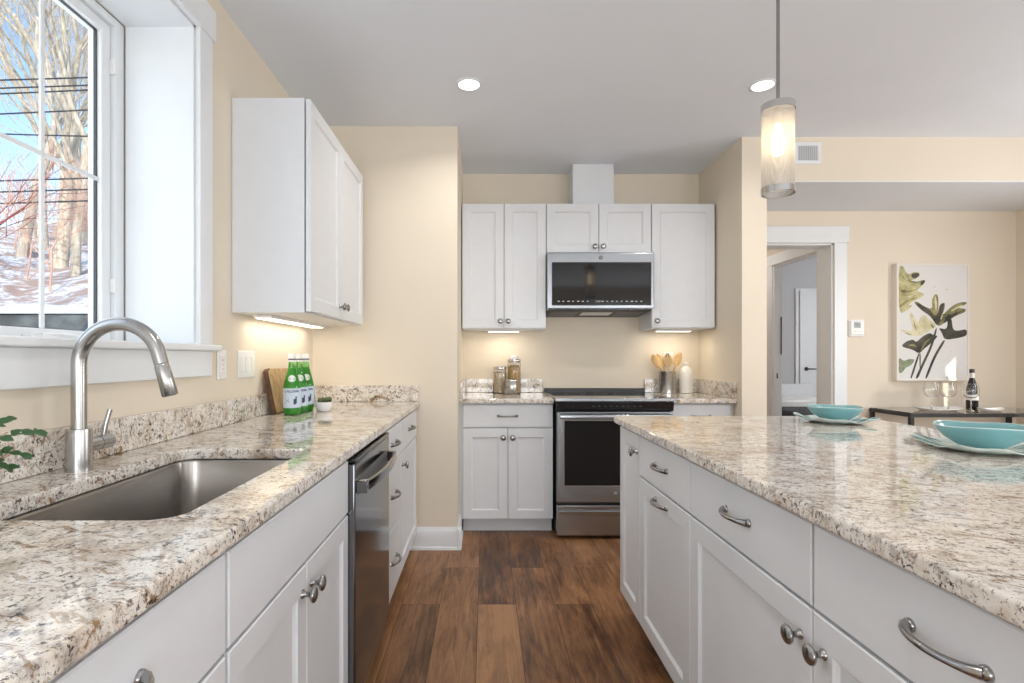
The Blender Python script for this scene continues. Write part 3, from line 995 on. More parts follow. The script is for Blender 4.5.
# ------------------------------------------------------------------ range
rg = thing('range', 'stainless steel slide-in range with black glass cooktop and oven window', 'range', (0.848, 3.88, 0))
RX0, RX1 = 0.466, 1.230
MB().box(RX0 + 0.006, RX1 - 0.006, 3.555, 4.205, 0.03, 0.895).build('body', 'black', rg)
for x in (RX0 + 0.06, RX1 - 0.06):
    for y in (3.62, 4.12):
        MB().lathe([(0.02, 0), (0.02, 0.03)], (x, y, 0), 12).build('foot', 'black', rg)
ct = MB()
ct.box(RX0 - 0.008, RX1 + 0.008, 3.525, 4.166, 0.9150, 0.9185)
ctop = ct.build('cooktop', 'blackglass', rg, 0.001)
tr = MB()
tr.box(RX0 - 0.008, RX1 + 0.008, 3.508, 3.540, 0.9005, 0.9215)
tr.box(RX0 - 0.009, RX0 + 0.010, 3.540, 4.166, 0.9150, 0.9205)
tr.box(RX1 - 0.010, RX1 + 0.009, 3.540, 4.166, 0.9150, 0.9205)
tr.build('cooktop_trim', 'steel', rg, 0.003)
for x, y, r in ((0.66, 3.68, 0.105), (1.03, 3.69, 0.085), (0.66, 3.97, 0.075), (1.04, 3.96, 0.095), (0.85, 3.98, 0.05)):
    rb = MB()
    n = 40
    rb.loops([[(x + q * cos(2 * pi * k / n), y + q * sin(2 * pi * k / n), 0.9187) for k in range(n)] for q in (r, r - 0.004)], None, False, False)
    rb.build('burner_ring', 'grey', ctop)
bv = MB()
bv.loops([[(x, y, z) for y, z in ((4.168, 0.914), (4.205, 0.914), (4.205, 0.948), (4.172, 0.948), (4.168, 0.944))] for x in (RX0 - 0.006, RX1 + 0.006)])
bv.build('rear_vent', 'black', rg, 0.003)
cp = MB()
cp.loops([[(x, y, z) for y, z in ((3.56, 0.836), (3.522, 0.836), (3.508, 0.8985), (3.56, 0.8985))] for x in (RX0, RX1)])
cpo = cp.build('control_panel', 'blackglass', rg, 0.002)
for k in range(9):
    xx = 0.70 + k * 0.038
    cd = MB()
    cd.add([(xx, 3.5145, 0.866), (xx + 0.014, 3.5145, 0.866), (xx + 0.014, 3.5125, 0.874), (xx, 3.5125, 0.874)], [(0, 1, 2, 3)])
    cd.build('touch_key', 'dim', cpo)
OD0, OD1 = 0.243, 0.832
wx0, wx1, wz0, wz1 = 0.515, 1.181, 0.352, 0.777
od = plate_holes([(RX0 + 0.003, OD0), (RX1 - 0.003, OD0), (RX1 - 0.003, OD1), (RX0 + 0.003, OD1)], [[(wx0, wz0), (wx1, wz0), (wx1, wz1), (wx0, wz1)]], 3.555, 3.512, XZ).build('oven_door', 'steel', rg, 0.004, smooth=False)
MB().box(wx0 - 0.001, wx1 + 0.001, 3.520, 3.54, wz0 - 0.001, wz1 + 0.001).build('oven_window', 'ovenglass', od)
ofr = plate_holes([(wx0 - 0.006, wz0 - 0.006), (wx1 + 0.006, wz0 - 0.006), (wx1 + 0.006, wz1 + 0.006), (wx0 - 0.006, wz1 + 0.006)], [[(wx0 + 0.002, wz0 + 0.002), (wx1 - 0.002, wz0 + 0.002), (wx1 - 0.002, wz1 - 0.002), (wx0 + 0.002, wz1 - 0.002)]], 3.513, 3.5105, XZ).build('window_trim', 'chrome', od, smooth=False)
oh = MB()
L = []
for k in range(17):
    t = -1 + 2 * k / 16
    x = 0.848 + t * 0.365
    y = 3.478 - 0.010 * (1 - t * t)
    L.append([(x, y, 0.788), (x, y - 0.012, 0.793), (x, y - 0.015, 0.806), (x, y - 0.010, 0.819), (x, y + 0.006, 0.824), (x, y + 0.010, 0.806)])
oh.loops(L)
for s in (-1, 1):
    oh.box(0.848 + s * 0.352 - 0.014, 0.848 + s * 0.352 + 0.014, 3.480, 3.513, 0.793, 0.819)
oh.build('oven_handle', 'steel', od, 0.002)
em = MB()
em.lathe([(0.014, 0), (0.014, 0.002), (0.0125, 0.003)], (0, 0, 0), 24, lambda a, b, c: (0.848 + a, 3.512 - c, 0.305 + b))
emo = em.build('emblem', 'grey', od)
text_obj('GE', 0.013, 'mark', emo, (0.848, 3.5086, 0.305), (pi / 2, 0, 0), 'monogram')
dr0 = MB().box(RX0 + 0.003, RX1 - 0.003, 3.516, 3.56, 0.026, 0.222).build('storage_drawer', 'steel', rg, 0.004)
lp = MB()
L = []
for k in range(17):
    t = -1 + 2 * k / 16
    x = 0.848 + t * 0.365
    L.append([(x, 3.516, 0.160 + 0.012 * t * t), (x, 3.498, 0.158 + 0.012 * t * t), (x, 3.496, 0.190), (x, 3.516, 0.196)])
lp.loops(L)
lp.build('drawer_lip', 'steel', dr0, 0.001)

# ------------------------------------------------------------------ microwave
mw = thing('microwave', 'stainless over-the-range microwave with black glass door under the short cabinet', 'microwave', (0.82, 4.02, 1.525))
MX0, MX1 = 0.441, 1.200
MB().box(MX0 + 0.004, MX1 - 0.004, 3.862, 4.217, 1.527, 1.932).build('body', 'steel', mw, 0.002)
fz0, fz1 = 1.560, 1.858
mf = plate_holes([(MX0, 1.532), (MX1, 1.532), (MX1, 1.931), (MX0, 1.931)], [[(0.477, fz0), (1.176, fz0), (1.176, fz1), (0.477, fz1)]], 3.862, 3.825, XZ).build('door_frame', 'steel', mw, 0.006, 3, smooth=False)
gd = MB().box(0.476, 1.177, 3.8275, 3.85, fz0 - 0.001, fz1 + 0.001).build('door_glass', 'blackglass', mw, 0.001)
for k in range(18):
    xx = 0.515 + k * 0.0345
    if k in (7, 8): continue
    mk = MB().box(xx, xx + random.uniform(0.010, 0.02), 3.8268, 3.8276, 1.582, 1.588)
    mk.build('touch_key', 'mark', gd)
text_obj('12:00', 0.016, 'mark', gd, (0.80, 3.8268, 1.584), (pi / 2, 0, 0), 'clock_digits')
em = MB()
em.lathe([(0.014, 0), (0.014, 0.002), (0.0125, 0.003)], (0, 0, 0), 24, lambda a, b, c: (0.820 + a, 3.825 - c, 1.894 + b))
emo = em.build('emblem', 'grey', mf)
text_obj('GE', 0.013, 'mark', emo, (0.820, 3.8216, 1.894), (pi / 2, 0, 0), 'monogram')
ub = MB()
ub.loops([[(x, y, z) for y, z in ((3.845, 1.530), (3.845, 1.522), (4.217, 1.500), (4.217, 1.5265))] for x in (MX0 + 0.012, MX1 - 0.012)])
ubo = ub.build('underside', 'darkmetal', mw, 0.002)
for a, b in ((0.48, 0.68), (0.96, 1.16)):
    MB().loops([[(x, 3.90, 1.5165), (x, 4.15, 1.5015), (x, 4.15, 1.4995), (x, 3.90, 1.5145)] for x in (a, b)]).build('grease_filter', 'grey', ubo)
MB().loops([[(x, 3.93, 1.5145), (x, 4.08, 1.5055), (x, 4.08, 1.5035), (x, 3.93, 1.5125)] for x in (0.71, 0.93)]).build('lamp_cover', 'plastic', ubo)

# ------------------------------------------------------------------ lights
def can(x, y, label, power=4.5, z=CEIL):
    t = thing('recessed_light', label, 'ceiling light', (x, y, z), 0, 'recessed ceiling lights')
    mb = MB()
    mb.lathe([(0.053, -0.001), (0.054, -0.005), (0.066, -0.004), (0.068, 0.0)], (x, y, z - 0.0005), 36, cap0=False, cap1=False)
    mb.build('trim_ring', 'trim', t, angle=60)
    MB().lathe([(0.054, -0.003), (0.052, -0.002)], (x, y, z - 0.001), 32).build('lens', 'canlens', t)
    area('downlight', (x, y, z - 0.012), (0, 0, -1), 0.09, 0.09, power, (1.0, 0.96, 0.91), 'DISK', 2.6, t)
    return t


can(-0.084, 2.83, 'round recessed ceiling light over the aisle before the pier')
can(1.46, 2.84, 'round recessed ceiling light behind the pendant lamp')
area('downlight', (0.1, 0.6, CEIL - 0.012), (0, 0, -1), 0.09, 0.09, 4.5, (1.0, 0.96, 0.91), 'DISK', 2.6)
area('downlight', (2.4, 0.6, CEIL - 0.012), (0, 0, -1), 0.09, 0.09, 4.5, (1.0, 0.96, 0.91), 'DISK', 2.6)
area('downlight', (3.0, 2.5, CEIL - 0.012), (0, 0, -1), 0.09, 0.09, 5, (1.0, 0.96, 0.91), 'DISK', 2.6)


def strip(label, x0, x1, y0, y1, z, power):
    t = thing('under_cabinet_light', label, 'cabinet light', ((x0 + x1) / 2, (y0 + y1) / 2, z), 0, 'lights under the wall cabinets')
    MB().box(x0, x1, y0, y1, z - 0.014, z).build('housing', 'plastic', t, 0.002)
    m = 0.008
    MB().box(x0 + m, x1 - m, y0 + m, y1 - m, z - 0.017, z - 0.0135).build('lens', 'ledstrip', t, 0.001)
    area('lamp', ((x0 + x1) / 2, (y0 + y1) / 2, z - 0.019), (0, 0, -1), x1 - x0 - 0.02, y1 - y0 - 0.02, power * 0.5, (1.0, 0.88, 0.70), parent=t)


strip('slim warm light under the wall cabinet over the green bottles', -1.03, -0.95, 2.40, 3.20, 1.3775, 1.7)
strip('slim warm light under the wall cabinet over the canisters', 0.02, 0.26, 4.02, 4.08, 1.3915, 1.5)
strip('slim warm light under the wall cabinet over the utensil crock', 1.28, 1.54, 4.02, 4.08, 1.3955, 1.5)

px, py = 1.096, 2.02
PZ0, PZ1, PR = 1.799, 2.134, 0.0585
pd = thing('pendant_lamp', 'cylindrical chain-mesh pendant lamp glowing over the island', 'pendant lamp', (px, py, PZ0))
MB().lathe([(0.0, 0), (0.060, 0.0), (0.062, -0.004), (0.060, -0.022), (0.052, -0.026), (0.0, -0.026)], (px, py, CEIL - 0.0005), 32).build('ceiling_canopy', 'chrome', pd, angle=50)
MB().tube([(px, py, PZ1 - 0.016), (px, py, CEIL - 0.02)], 0.0062, 12).build('rod', 'nickel', pd)


def band(z0, z1):
    mb = MB()
    mb.loops([[(px + r * cos(2 * pi * k / 40), py + r * sin(2 * pi * k / 40), z) for k in range(40)] for r, z in ((PR - 0.004, z0), (PR, z0), (PR, z1), (PR - 0.004, z1), (PR - 0.004, z0))], None, False, False)
    return mb


tr = band(PZ1 - 0.024, PZ1)
tr.box(px - PR + 0.004, px + PR - 0.004, py - 0.004, py + 0.004, PZ1 - 0.018, PZ1 - 0.010)
tr.build('top_ring', 'chrome', pd, angle=50)
band(PZ0, PZ0 + 0.024).build('bottom_ring', 'chrome', pd, angle=50)
sh = MB()
sh.loops([[(px + (PR - 0.003) * cos(2 * pi * k / 48), py + (PR - 0.003) * sin(2 * pi * k / 48), z) for k in range(48)] for z in (PZ0 + 0.018, PZ1 - 0.018)], None, False, False)
sh.build('mesh_shade', 'meshshade', pd)
MB().lathe([(0.015, 0.15), (0.015, 0.11), (0.012, 0.105)], (px, py, 1.97), 16).build('socket', 'chrome', pd)
MB().lathe([(0.0, -0.045), (0.016, -0.038), (0.023, -0.015), (0.023, 0.010), (0.015, 0.05), (0.011, 0.075)], (px, py, 1.985), 20).build('bulb', 'bulb', pd, angle=80)

# ------------------------------------------------------------------ wall fittings
def wallplate_x(name, label, y0, y1, z0, z1, cat, gangs, kind):
    t = thing(name, label, cat, (-1.07, (y0 + y1) / 2, (z0 + z1) / 2))
    MB().box(-1.0695, -1.063, y0, y1, z0, z1).build('cover_plate', 'plastic', t, 0.003, 3)
    w = (y1 - y0) / gangs
    for i in range(gangs):
        c = y0 + w * (i + 0.5)
        zc = (z0 + z1) / 2
        if kind == 'switch':
            MB().box(-1.0635, -1.0605, c - 0.0165, c + 0.0165, zc - 0.033, zc + 0.033).build('rocker', 'porcelain', t, 0.002)
        else:
            o = MB().box(-1.0635, -1.0605, c - 0.0165, c + 0.0165, zc - 0.033, zc + 0.033).build('socket_face', 'porcelain', t, 0.002)
            for s in (-0.019, 0.019):
                q = MB()
                for a in (-0.006, 0.006): q.box(-1.0606, -1.0602, c + a - 0.001, c + a + 0.001, zc + s - 0.004, zc + s + 0.004)
                q.build('slot', 'grey', o)
            MB().box(-1.0606, -1.0600, c - 0.006, c + 0.006, zc - 0.004, zc + 0.004).build('test_button', 'mark', o)
    return t


wallplate_x('wall_outlet', 'single white outlet plate at the end of the window sill', 2.150, 2.222, 1.100, 1.218, 'outlet', 1, 'outlet')
wallplate_x('light_switch', 'white three-gang switch plate under the wall cabinet', 2.330, 2.495, 1.098, 1.217, 'light switch', 3, 'switch')

tt = thing('thermostat', 'white thermostat with grey screen between the doorway and the flower canvas', 'thermostat', (2.895, 4.22, 1.415))
MB().box(2.835, 2.955, 4.206, 4.2195, 1.350, 1.480).build('base_plate', 'plastic', tt, 0.004, 3)
MB().box(2.843, 2.947, 4.196, 4.206, 1.362, 1.472).build('cover', 'plastic', tt, 0.006, 3)
MB().box(2.866, 2.920, 4.1945, 4.1965, 1.416, 1.462).build('screen', 'lcd', tt, 0.001)
text_obj('70', 0.026, 'black', tt, (2.893, 4.1944, 1.439), (pi / 2, 0, 0), 'screen_digits')
for k in range(3):
    MB().box(2.872 + k * 0.020, 2.884 + k * 0.020, 4.1945, 4.1965, 1.385, 1.393).build('button', 'mark', tt, 0.001)

vg = thing('air_vent', 'white rectangular air vent grille on the header', 'air vent', (2.10, 3.51, 2.51))
vx0, vx1, vz0, vz1 = 2.005, 2.180, 2.443, 2.582
plate_holes([(vx0, vz0), (vx1, vz0), (vx1, vz1), (vx0, vz1)], [[(vx0 + 0.022, vz0 + 0.022), (vx1 - 0.022, vz0 + 0.022), (vx1 - 0.022, vz1 - 0.022), (vx0 + 0.022, vz1 - 0.022)]], 3.5095, 3.500, XZ).build('frame', 'trim', vg, 0.002, smooth=False)
MB().box(vx0 + 0.02, vx1 - 0.02, 3.5085, 3.5097, vz0 + 0.02, vz1 - 0.02).build('backing', 'black', vg)
vs = MB()
for k in range(11):
    xx = vx0 + 0.025 + k * 0.0122
    vs.loops([[(xx, 3.5085, z), (xx + 0.001, 3.5085, z), (xx + 0.0065, 3.5015, z), (xx + 0.0055, 3.5015, z)] for z in (vz0 + 0.022, vz1 - 0.022)])
vs.build('slats', 'trim', vg, smooth=False)

# ------------------------------------------------------------------ wall art
ax0, ax1, az0, az1 = 3.185, 3.737, 1.012, 1.908
AY = 4.175
art = thing('wall_art', 'tall canvas painting of dark green and gold leaves on pale ground', 'painting', (3.48, 4.22, az0))
MB().box(ax0, ax1, AY, 4.2185, az0, az1).build('stretcher', 'canvas_side', art, 0.003)
fo = [(ax0 - 0.006, az0 - 0.006), (ax1 + 0.006, az0 - 0.006), (ax1 + 0.006, az1 + 0.006), (ax0 - 0.006, az1 + 0.006)]
plate_holes(fo, [[(ax0 + 0.010, az0 + 0.010), (ax1 - 0.010, az0 + 0.010), (ax1 - 0.010, az1 - 0.010), (ax0 + 0.010, az1 - 0.010)]], AY - 0.006, 4.2185, XZ).build('frame', 'canvas_side', art, 0.001, smooth=False)
MB().box(ax0 + 0.010, ax1 - 0.010, AY - 0.0015, AY, az0 + 0.010, az1 - 0.010).build('canvas', 'canvas', art)


def ink(name, dark, light, sc=9):
    m, nt, b = new_mat(name)
    setp(b, rough=0.7)
    f = noise(nt, coords(nt), sc, 6, 0.7)
    lk(nt, ramp(nt, f, [(0.36, dark), (0.62, light)]), b.inputs['Base Color'])
    return m


MAT['pgold'] = ink('gold_paint', (0.24, 0.21, 0.07), (0.58, 0.54, 0.30))
MAT['ppale'] = ink('pale_gold_paint', (0.45, 0.40, 0.20), (0.70, 0.66, 0.46))
MAT['pdark'] = ink('dark_olive_paint', (0.018, 0.018, 0.014), (0.10, 0.09, 0.065))
MAT['pmid'] = ink('olive_paint', (0.05, 0.055, 0.025), (0.36, 0.32, 0.14))
MAT['pgreen'] = ink('sage_paint', (0.05, 0.07, 0.045), (0.30, 0.36, 0.22))


def apt(p):
    u = (p[0] - 72) / 364.0; v = 1 - (p[1] - 72) / 553.0
    return (ax0 + 0.010 + u * (ax1 - ax0 - 0.02), az0 + 0.010 + v * (az1 - az0 - 0.02))


def painted(polys, mat, lift, name):
    mb = MB()
    for poly in polys:
        for _ in range(2):          # round the brush strokes' corners
            poly = [((a[0] * w + b[0] * (1 - w)), (a[1] * w + b[1] * (1 - w))) for a, b in zip(poly, poly[1:] + poly[:1]) for w in (0.78, 0.22)]
        bm = bmesh.new()
        q = [apt((min(max(x, 73), 435), min(max(y, 73), 624))) for x, y in poly]
        vs = [bm.verts.new((x, z, 0)) for x, z in q]
        ed = [bm.edges.new((vs[i], vs[(i + 1) % len(vs)])) for i in range(len(vs))]
        bmesh.ops.triangle_fill(bm, use_beauty=True, edges=ed)
        bm.verts.index_update()
        V = [(v.co.x, AY - 0.0015 - lift, v.co.y) for v in bm.verts]
        F = [tuple(v.index for v in f.verts) for f in bm.faces]
        bm.free()
        mb.add(V, F)
    return mb.build(name, mat, art, smooth=False)


painted([[(73, 73), (100, 76), (108, 100), (128, 118), (150, 104), (182, 104), (186, 122), (160, 140), (135, 142), (150, 160), (205, 140), (213, 152), (190, 178), (165, 196), (215, 212), (185, 232), (150, 245), (120, 270), (150, 262), (120, 292), (73, 312)]], 'pgold', 0.0003, 'painted_leaf')
painted([[(140, 112), (176, 106), (186, 120), (160, 136), (140, 130)], [(186, 152), (212, 141), (212, 156), (192, 174)]], 'pdark', 0.0006, 'painted_dab')  # darker olive dabs belonging to the artwork
painted([[(278, 372), (240, 318), (200, 296), (152, 254), (168, 246), (214, 276), (252, 285), (248, 240), (264, 212), (280, 214), (284, 250), (283, 300), (290, 262), (318, 252), (318, 276), (302, 318), (340, 282), (380, 256), (432, 248), (432, 262), (385, 280), (430, 284), (425, 300), (370, 320), (320, 352)]], 'pmid', 0.0003, 'painted_leaf')
painted([[(278, 370), (242, 318), (206, 298), (160, 256), (190, 262), (240, 290), (268, 322), (284, 300), (292, 262), (316, 254), (308, 300), (300, 335)], [(308, 352), (330, 316), (376, 304), (420, 290), (370, 316), (330, 345)]], 'pdark', 0.0006, 'painted_dab')  # dark paint over the olive leaf, part of the picture
painted([[(180, 420), (130, 412), (84, 392), (90, 384), (140, 396), (150, 384), (130, 320), (138, 298), (160, 330), (175, 356), (190, 318), (210, 312), (232, 338), (262, 352), (272, 372), (240, 388)]], 'ppale', 0.0003, 'painted_leaf')
painted([[(182, 504), (150, 484), (84, 468), (110, 444), (150, 432), (166, 448), (200, 418), (238, 400), (256, 412), (284, 416), (240, 456), (206, 480)]], 'pdark', 0.0004, 'painted_leaf')
painted([[(316, 436), (300, 398), (282, 376), (330, 386), (332, 320), (346, 306), (354, 340), (360, 386), (384, 392), (434, 382), (434, 416), (380, 428)]], 'pdark', 0.0007, 'painted_leaf')
painted([[(92, 120), (150, 152), (200, 150), (150, 160), (100, 140)], [(84, 190), (130, 196), (190, 182), (130, 206), (84, 204)], [(80, 262), (120, 240), (180, 222), (120, 252), (80, 280)]], 'pmid', 0.0006, 'leaf_pattern')
painted([[(92, 96), (110, 130), (130, 150), (104, 136)], [(84, 226), (130, 222), (170, 208), (130, 230)], [(200, 330), (214, 360), (216, 400), (206, 372)], [(232, 350), (240, 376), (228, 400), (226, 372)]], 'ppale', 0.0008, 'leaf_pattern')
painted([[(100, 398), (120, 402), (150, 414), (120, 410)], [(150, 330), (160, 360), (170, 400), (156, 372)], [(240, 352), (258, 366), (262, 380), (244, 372)]], 'pmid', 0.0008, 'leaf_pattern')
painted([[(262, 226), (270, 220), (276, 262), (270, 300), (264, 262)], [(340, 300), (380, 272), (424, 262), (384, 284)], [(292, 340), (300, 312), (306, 300), (304, 330)]], 'ppale', 0.0009, 'leaf_pattern')
painted([[(186, 496), (196, 470), (214, 440), (250, 420), (220, 452)], [(120, 464), (150, 452), (172, 470), (146, 466)]], 'pmid', 0.0009, 'leaf_pattern')
painted([[(x, y), (x + r, y - r), (x + 2 * r, y), (x + r, y + r)] for x, y, r in ((258, 176, 5), (322, 190, 6), (364, 196, 4), (300, 150, 3), (392, 168, 3), (346, 490, 4), (372, 530, 5), (300, 570, 4))], 'ppale', 0.0005, 'painted_spatter')
painted([[(73, 516), (100, 540), (130, 528), (160, 530), (140, 560), (110, 570), (92, 596), (73, 600)]], 'pgreen', 0.0003, 'painted_leaf')
painted([[(176, 500), (186, 500), (144, 624), (132, 624)], [(182, 500), (190, 500), (190, 560), (184, 580)], [(268, 378), (278, 380), (252, 470), (200, 570), (176, 624), (160, 624), (186, 570), (240, 466)], [(308, 436), (322, 438), (268, 520), (224, 624), (210, 624), (256, 516)]], 'pdark', 0.0005, 'painted_stems')

# ------------------------------------------------------------------ dining console and what stands on it
TB = thing('console_table', 'black-framed glass-topped console table under the flower canvas', 'table', (3.55, 3.98, 0))
tx0, tx1, ty0, ty1, TZ = 2.975, 4.06, 3.775, 4.185, 0.800
plate_holes([(tx0, ty0), (tx1, ty0), (tx1, ty1), (tx0, ty1)], [[(tx0 + 0.03, ty0 + 0.03), (tx1 - 0.03, ty0 + 0.03), (tx1 - 0.03, ty1 - 0.03), (tx0 + 0.03, ty1 - 0.03)]], TZ - 0.032, TZ - 0.006).build('frame', 'darkmetal', TB, 0.002, smooth=False)
MB().box(tx0 + 0.004, tx1 - 0.004, ty0 + 0.004, ty1 - 0.004, TZ - 0.0055, TZ).build('glass_top', 'tableglass' if 'tableglass' in MAT else 'glass', TB, 0.001)
for x in (tx0 + 0.002, tx1 - 0.029):
    for y in (ty0 + 0.002, ty1 - 0.029):
        MB().box(x, x + 0.027, y, y + 0.027, 0, TZ - 0.033).build('leg', 'darkmetal', TB, 0.002)
MB().box(tx0 + 0.034, tx1 - 0.034, ty1 - 0.030, ty1 - 0.006, 0.10, 0.12).build('stretcher', 'darkmetal', TB)


def platter(label, x0, x1, y0, y1, z):
    t = thing('serving_platter', label, 'platter', ((x0 + x1) / 2, (y0 + y1) / 2, z), 0, 'white platters on the console table')
    cx, cy = (x0 + x1) / 2, (y0 + y1) / 2
    ax, ay = (x1 - x0) / 2, (y1 - y0) / 2
    n = 40
    def ring(f, zz, q=0.0):
        return [(cx + ax * f * cos(2 * pi * k / n), cy + ay * f * sin(2 * pi * k / n), z + zz + q * abs(cos(2 * pi * k / n)) ** 3) for k in range(n)]
    mb = MB()
    mb.loops([ring(0.62, 0.0005), ring(0.72, 0.002), ring(1.0, 0.014, 0.010), ring(1.0, 0.018, 0.010), ring(0.74, 0.007), ring(0.60, 0.005)])
    mb.build('dish', 'porcelain', t, angle=60)
    return t


platter('long white platter on the console table under the wine glasses', 3.14, 3.472, 3.835, 4.045, TZ)
platter('smaller white platter on the console table before the dark bottle', 3.552, 3.72, 3.82, 3.945, TZ)


def wine_glass(label, x, y, z):
    t = thing('wine_glass', label, 'wine glass', (x, y, z), 0, 'wine glasses on the console table')
    MB().lathe([(0.034, 0), (0.034, 0.002), (0.012, 0.005), (0.004, 0.012), (0.0035, 0.085), (0.005, 0.090), (0.0, 0.092)], (x, y, z), 28).build('stem', 'glass', t, angle=60)
    MB().lathe([(0.004, 0.0915), (0.024, 0.095), (0.042, 0.110), (0.0490, 0.136), (0.046, 0.168), (0.038, 0.198), (0.0370, 0.198), (0.0448, 0.168), (0.0477, 0.136), (0.041, 0.112), (0.023, 0.0975), (0.002, 0.094)], (x, y, z), 32).build('bowl', 'glass', t, angle=60)
    return t


wine_glass('clear stemmed wine glass standing first from the doorway on the platter', 3.266, 3.95, TZ + 0.0055)
wine_glass('clear stemmed wine glass in the middle of the platter on the console', 3.372, 3.93, TZ + 0.0055)
wine_glass('clear stemmed wine glass standing closest to the dark bottle', 3.510, 3.90, TZ + 0.0005)
bt = thing('wine_bottle', 'dark glass bottle with pale label on the console table', 'bottle', (3.625, 4.02, TZ))
MB().lathe([(0.030, 0), (0.035, 0.004), (0.036, 0.02), (0.036, 0.155), (0.031, 0.178), (0.019, 0.215), (0.0145, 0.235), (0.0140, 0.285), (0.0, 0.286)], (3.625, 4.02, TZ + 0.0005), 32).build('bottle_glass', 'blackglass', bt, angle=50)
MB().lathe([(0.0365, 0.07), (0.0365, 0.105)], (3.625, 4.02, TZ), 32, cap0=False, cap1=False).build('paper_label', 'labelwhite', bt)
MB().lathe([(0.0150, 0.235), (0.0150, 0.272)], (3.625, 4.02, TZ), 24, cap0=False, cap1=False).build('neck_label', 'mark', bt)
MB().lathe([(0.0155, 0.274), (0.0160, 0.278), (0.0160, 0.298), (0.0140, 0.301), (0.0, 0.3012)], (3.625, 4.02, TZ), 24).build('bottle_cap', 'black', bt, angle=50)

# ------------------------------------------------------------------ island place settings
def bowl(label, x, y, z, sc=1.0):
    t = thing('bowl', label, 'bowl', (x, y, z), 0, 'teal bowls on the island')
    n = 56
    prof = [(0.0, 0.001), (0.052, 0.0005), (0.056, 0.004), (0.078, 0.018), (0.104, 0.040), (0.120, 0.062), (0.126, 0.072), (0.127, 0.0755), (0.124, 0.0755), (0.116, 0.064), (0.100, 0.044), (0.074, 0.023), (0.050, 0.010), (0.0, 0.008)]
    L = []
    for i, (r, zz) in enumerate(prof):
        w = 0.0035 if 3 < i < 10 else 0.0
        L.append([(x + sc * (max(r, 1e-4) + w * sin(5 * a) * r / 0.12) * cos(a), y + sc * (max(r, 1e-4) + w * sin(5 * a) * r / 0.12) * sin(a), z + sc * (zz + w * 0.8 * cos(3 * a) * (zz / 0.07))) for a in [2 * pi * k / n for k in range(n)]])
    MB().loops(L).build('bowl_body', 'teal', t, angle=70)
    rm = MB()
    rm.tube([(x + sc * (0.1255 + 0.0035 * sin(5 * a)) * cos(a), y + sc * (0.1255 + 0.0035 * sin(5 * a)) * sin(a), z + sc * (0.0765 + 0.0028 * cos(3 * a))) for a in [2 * pi * k / n for k in range(n + 1)]], 0.0016, 6, caps=False)
    rm.build('rim', 'mint', t, angle=70)
    return t


def leafplate(label, x, y, z, a0, half=0.170):
    t = thing('plate', label, 'plate', (x, y, z), 0, 'pale plates under the bowls')
    n = 96
    def rad(a):
        c, s = abs(cos(a)), abs(sin(a))
        sq = 1.0 / (c ** 5 + s ** 5) ** 0.2
        return half * sq * (1 + 0.022 * sin(7 * a) + 0.018 * sin(13 * a + 1))
    def ring(f, zz, lift=0.0):
        out = []
        for k in range(n):
            a = 2 * pi * k / n
            r = rad(a) * f
            d = max(0.0, abs(cos(a) * sin(a)) * 2) ** 2
            out.append((x + r * cos(a + a0), y + r * sin(a + a0), z + zz + lift * d + (0.003 * sin(9 * a) * (f > 0.85))))
        return out
    mb = MB()
    mb.loops([ring(0.58, 0.0005), ring(0.80, 0.006, 0.006), ring(1.0, 0.013, 0.014), ring(1.0, 0.0155, 0.014), ring(0.80, 0.0095, 0.006), ring(0.60, 0.0050), ring(0.1, 0.0042)])
    o = mb.build('plate_body', 'mint', t, angle=70)
    rb = MB()
    for k in range(26):
        if k % 13 in (5, 6, 7): continue
        a = 2 * pi * k / 26 + 0.05
        P = []
        for f in (0.66, 0.78, 0.9, 0.985):
            r = rad(a) * f
            d = (abs(cos(a) * sin(a)) * 2) ** 2
            zz = 0.0055 + (0.0155 - 0.0055) * max(0, (f - 0.6) / 0.4) + 0.014 * d * max(0, (f - 0.6) / 0.4) ** 1.0 + 0.0012 + (0.003 * sin(9 * a) * (f > 0.85))
            P.append((x + r * cos(a + a0), y + r * sin(a + a0), z + zz))
        rb.tube(P, [0.0008, 0.0014, 0.0016, 0.001], 5)
    rb.build('rib_pattern', 'tealdark', o)
    return t


leafplate('pale mint wavy-edged plate under the bowl nearer the doorway', 1.480, 2.285, CT1, 0.10, 0.126)
bowl('teal bowl on the plate nearer the doorway at the far island end', 1.480, 2.285, CT1 + 0.0062, 0.79)
leafplate('pale mint wavy-edged plate under the bowl nearer the camera', 1.472, 1.600, CT1, -0.05, 0.138)
bowl('larger-looking teal bowl on the plate nearer the camera', 1.472, 1.600, CT1 + 0.0062, 0.88)

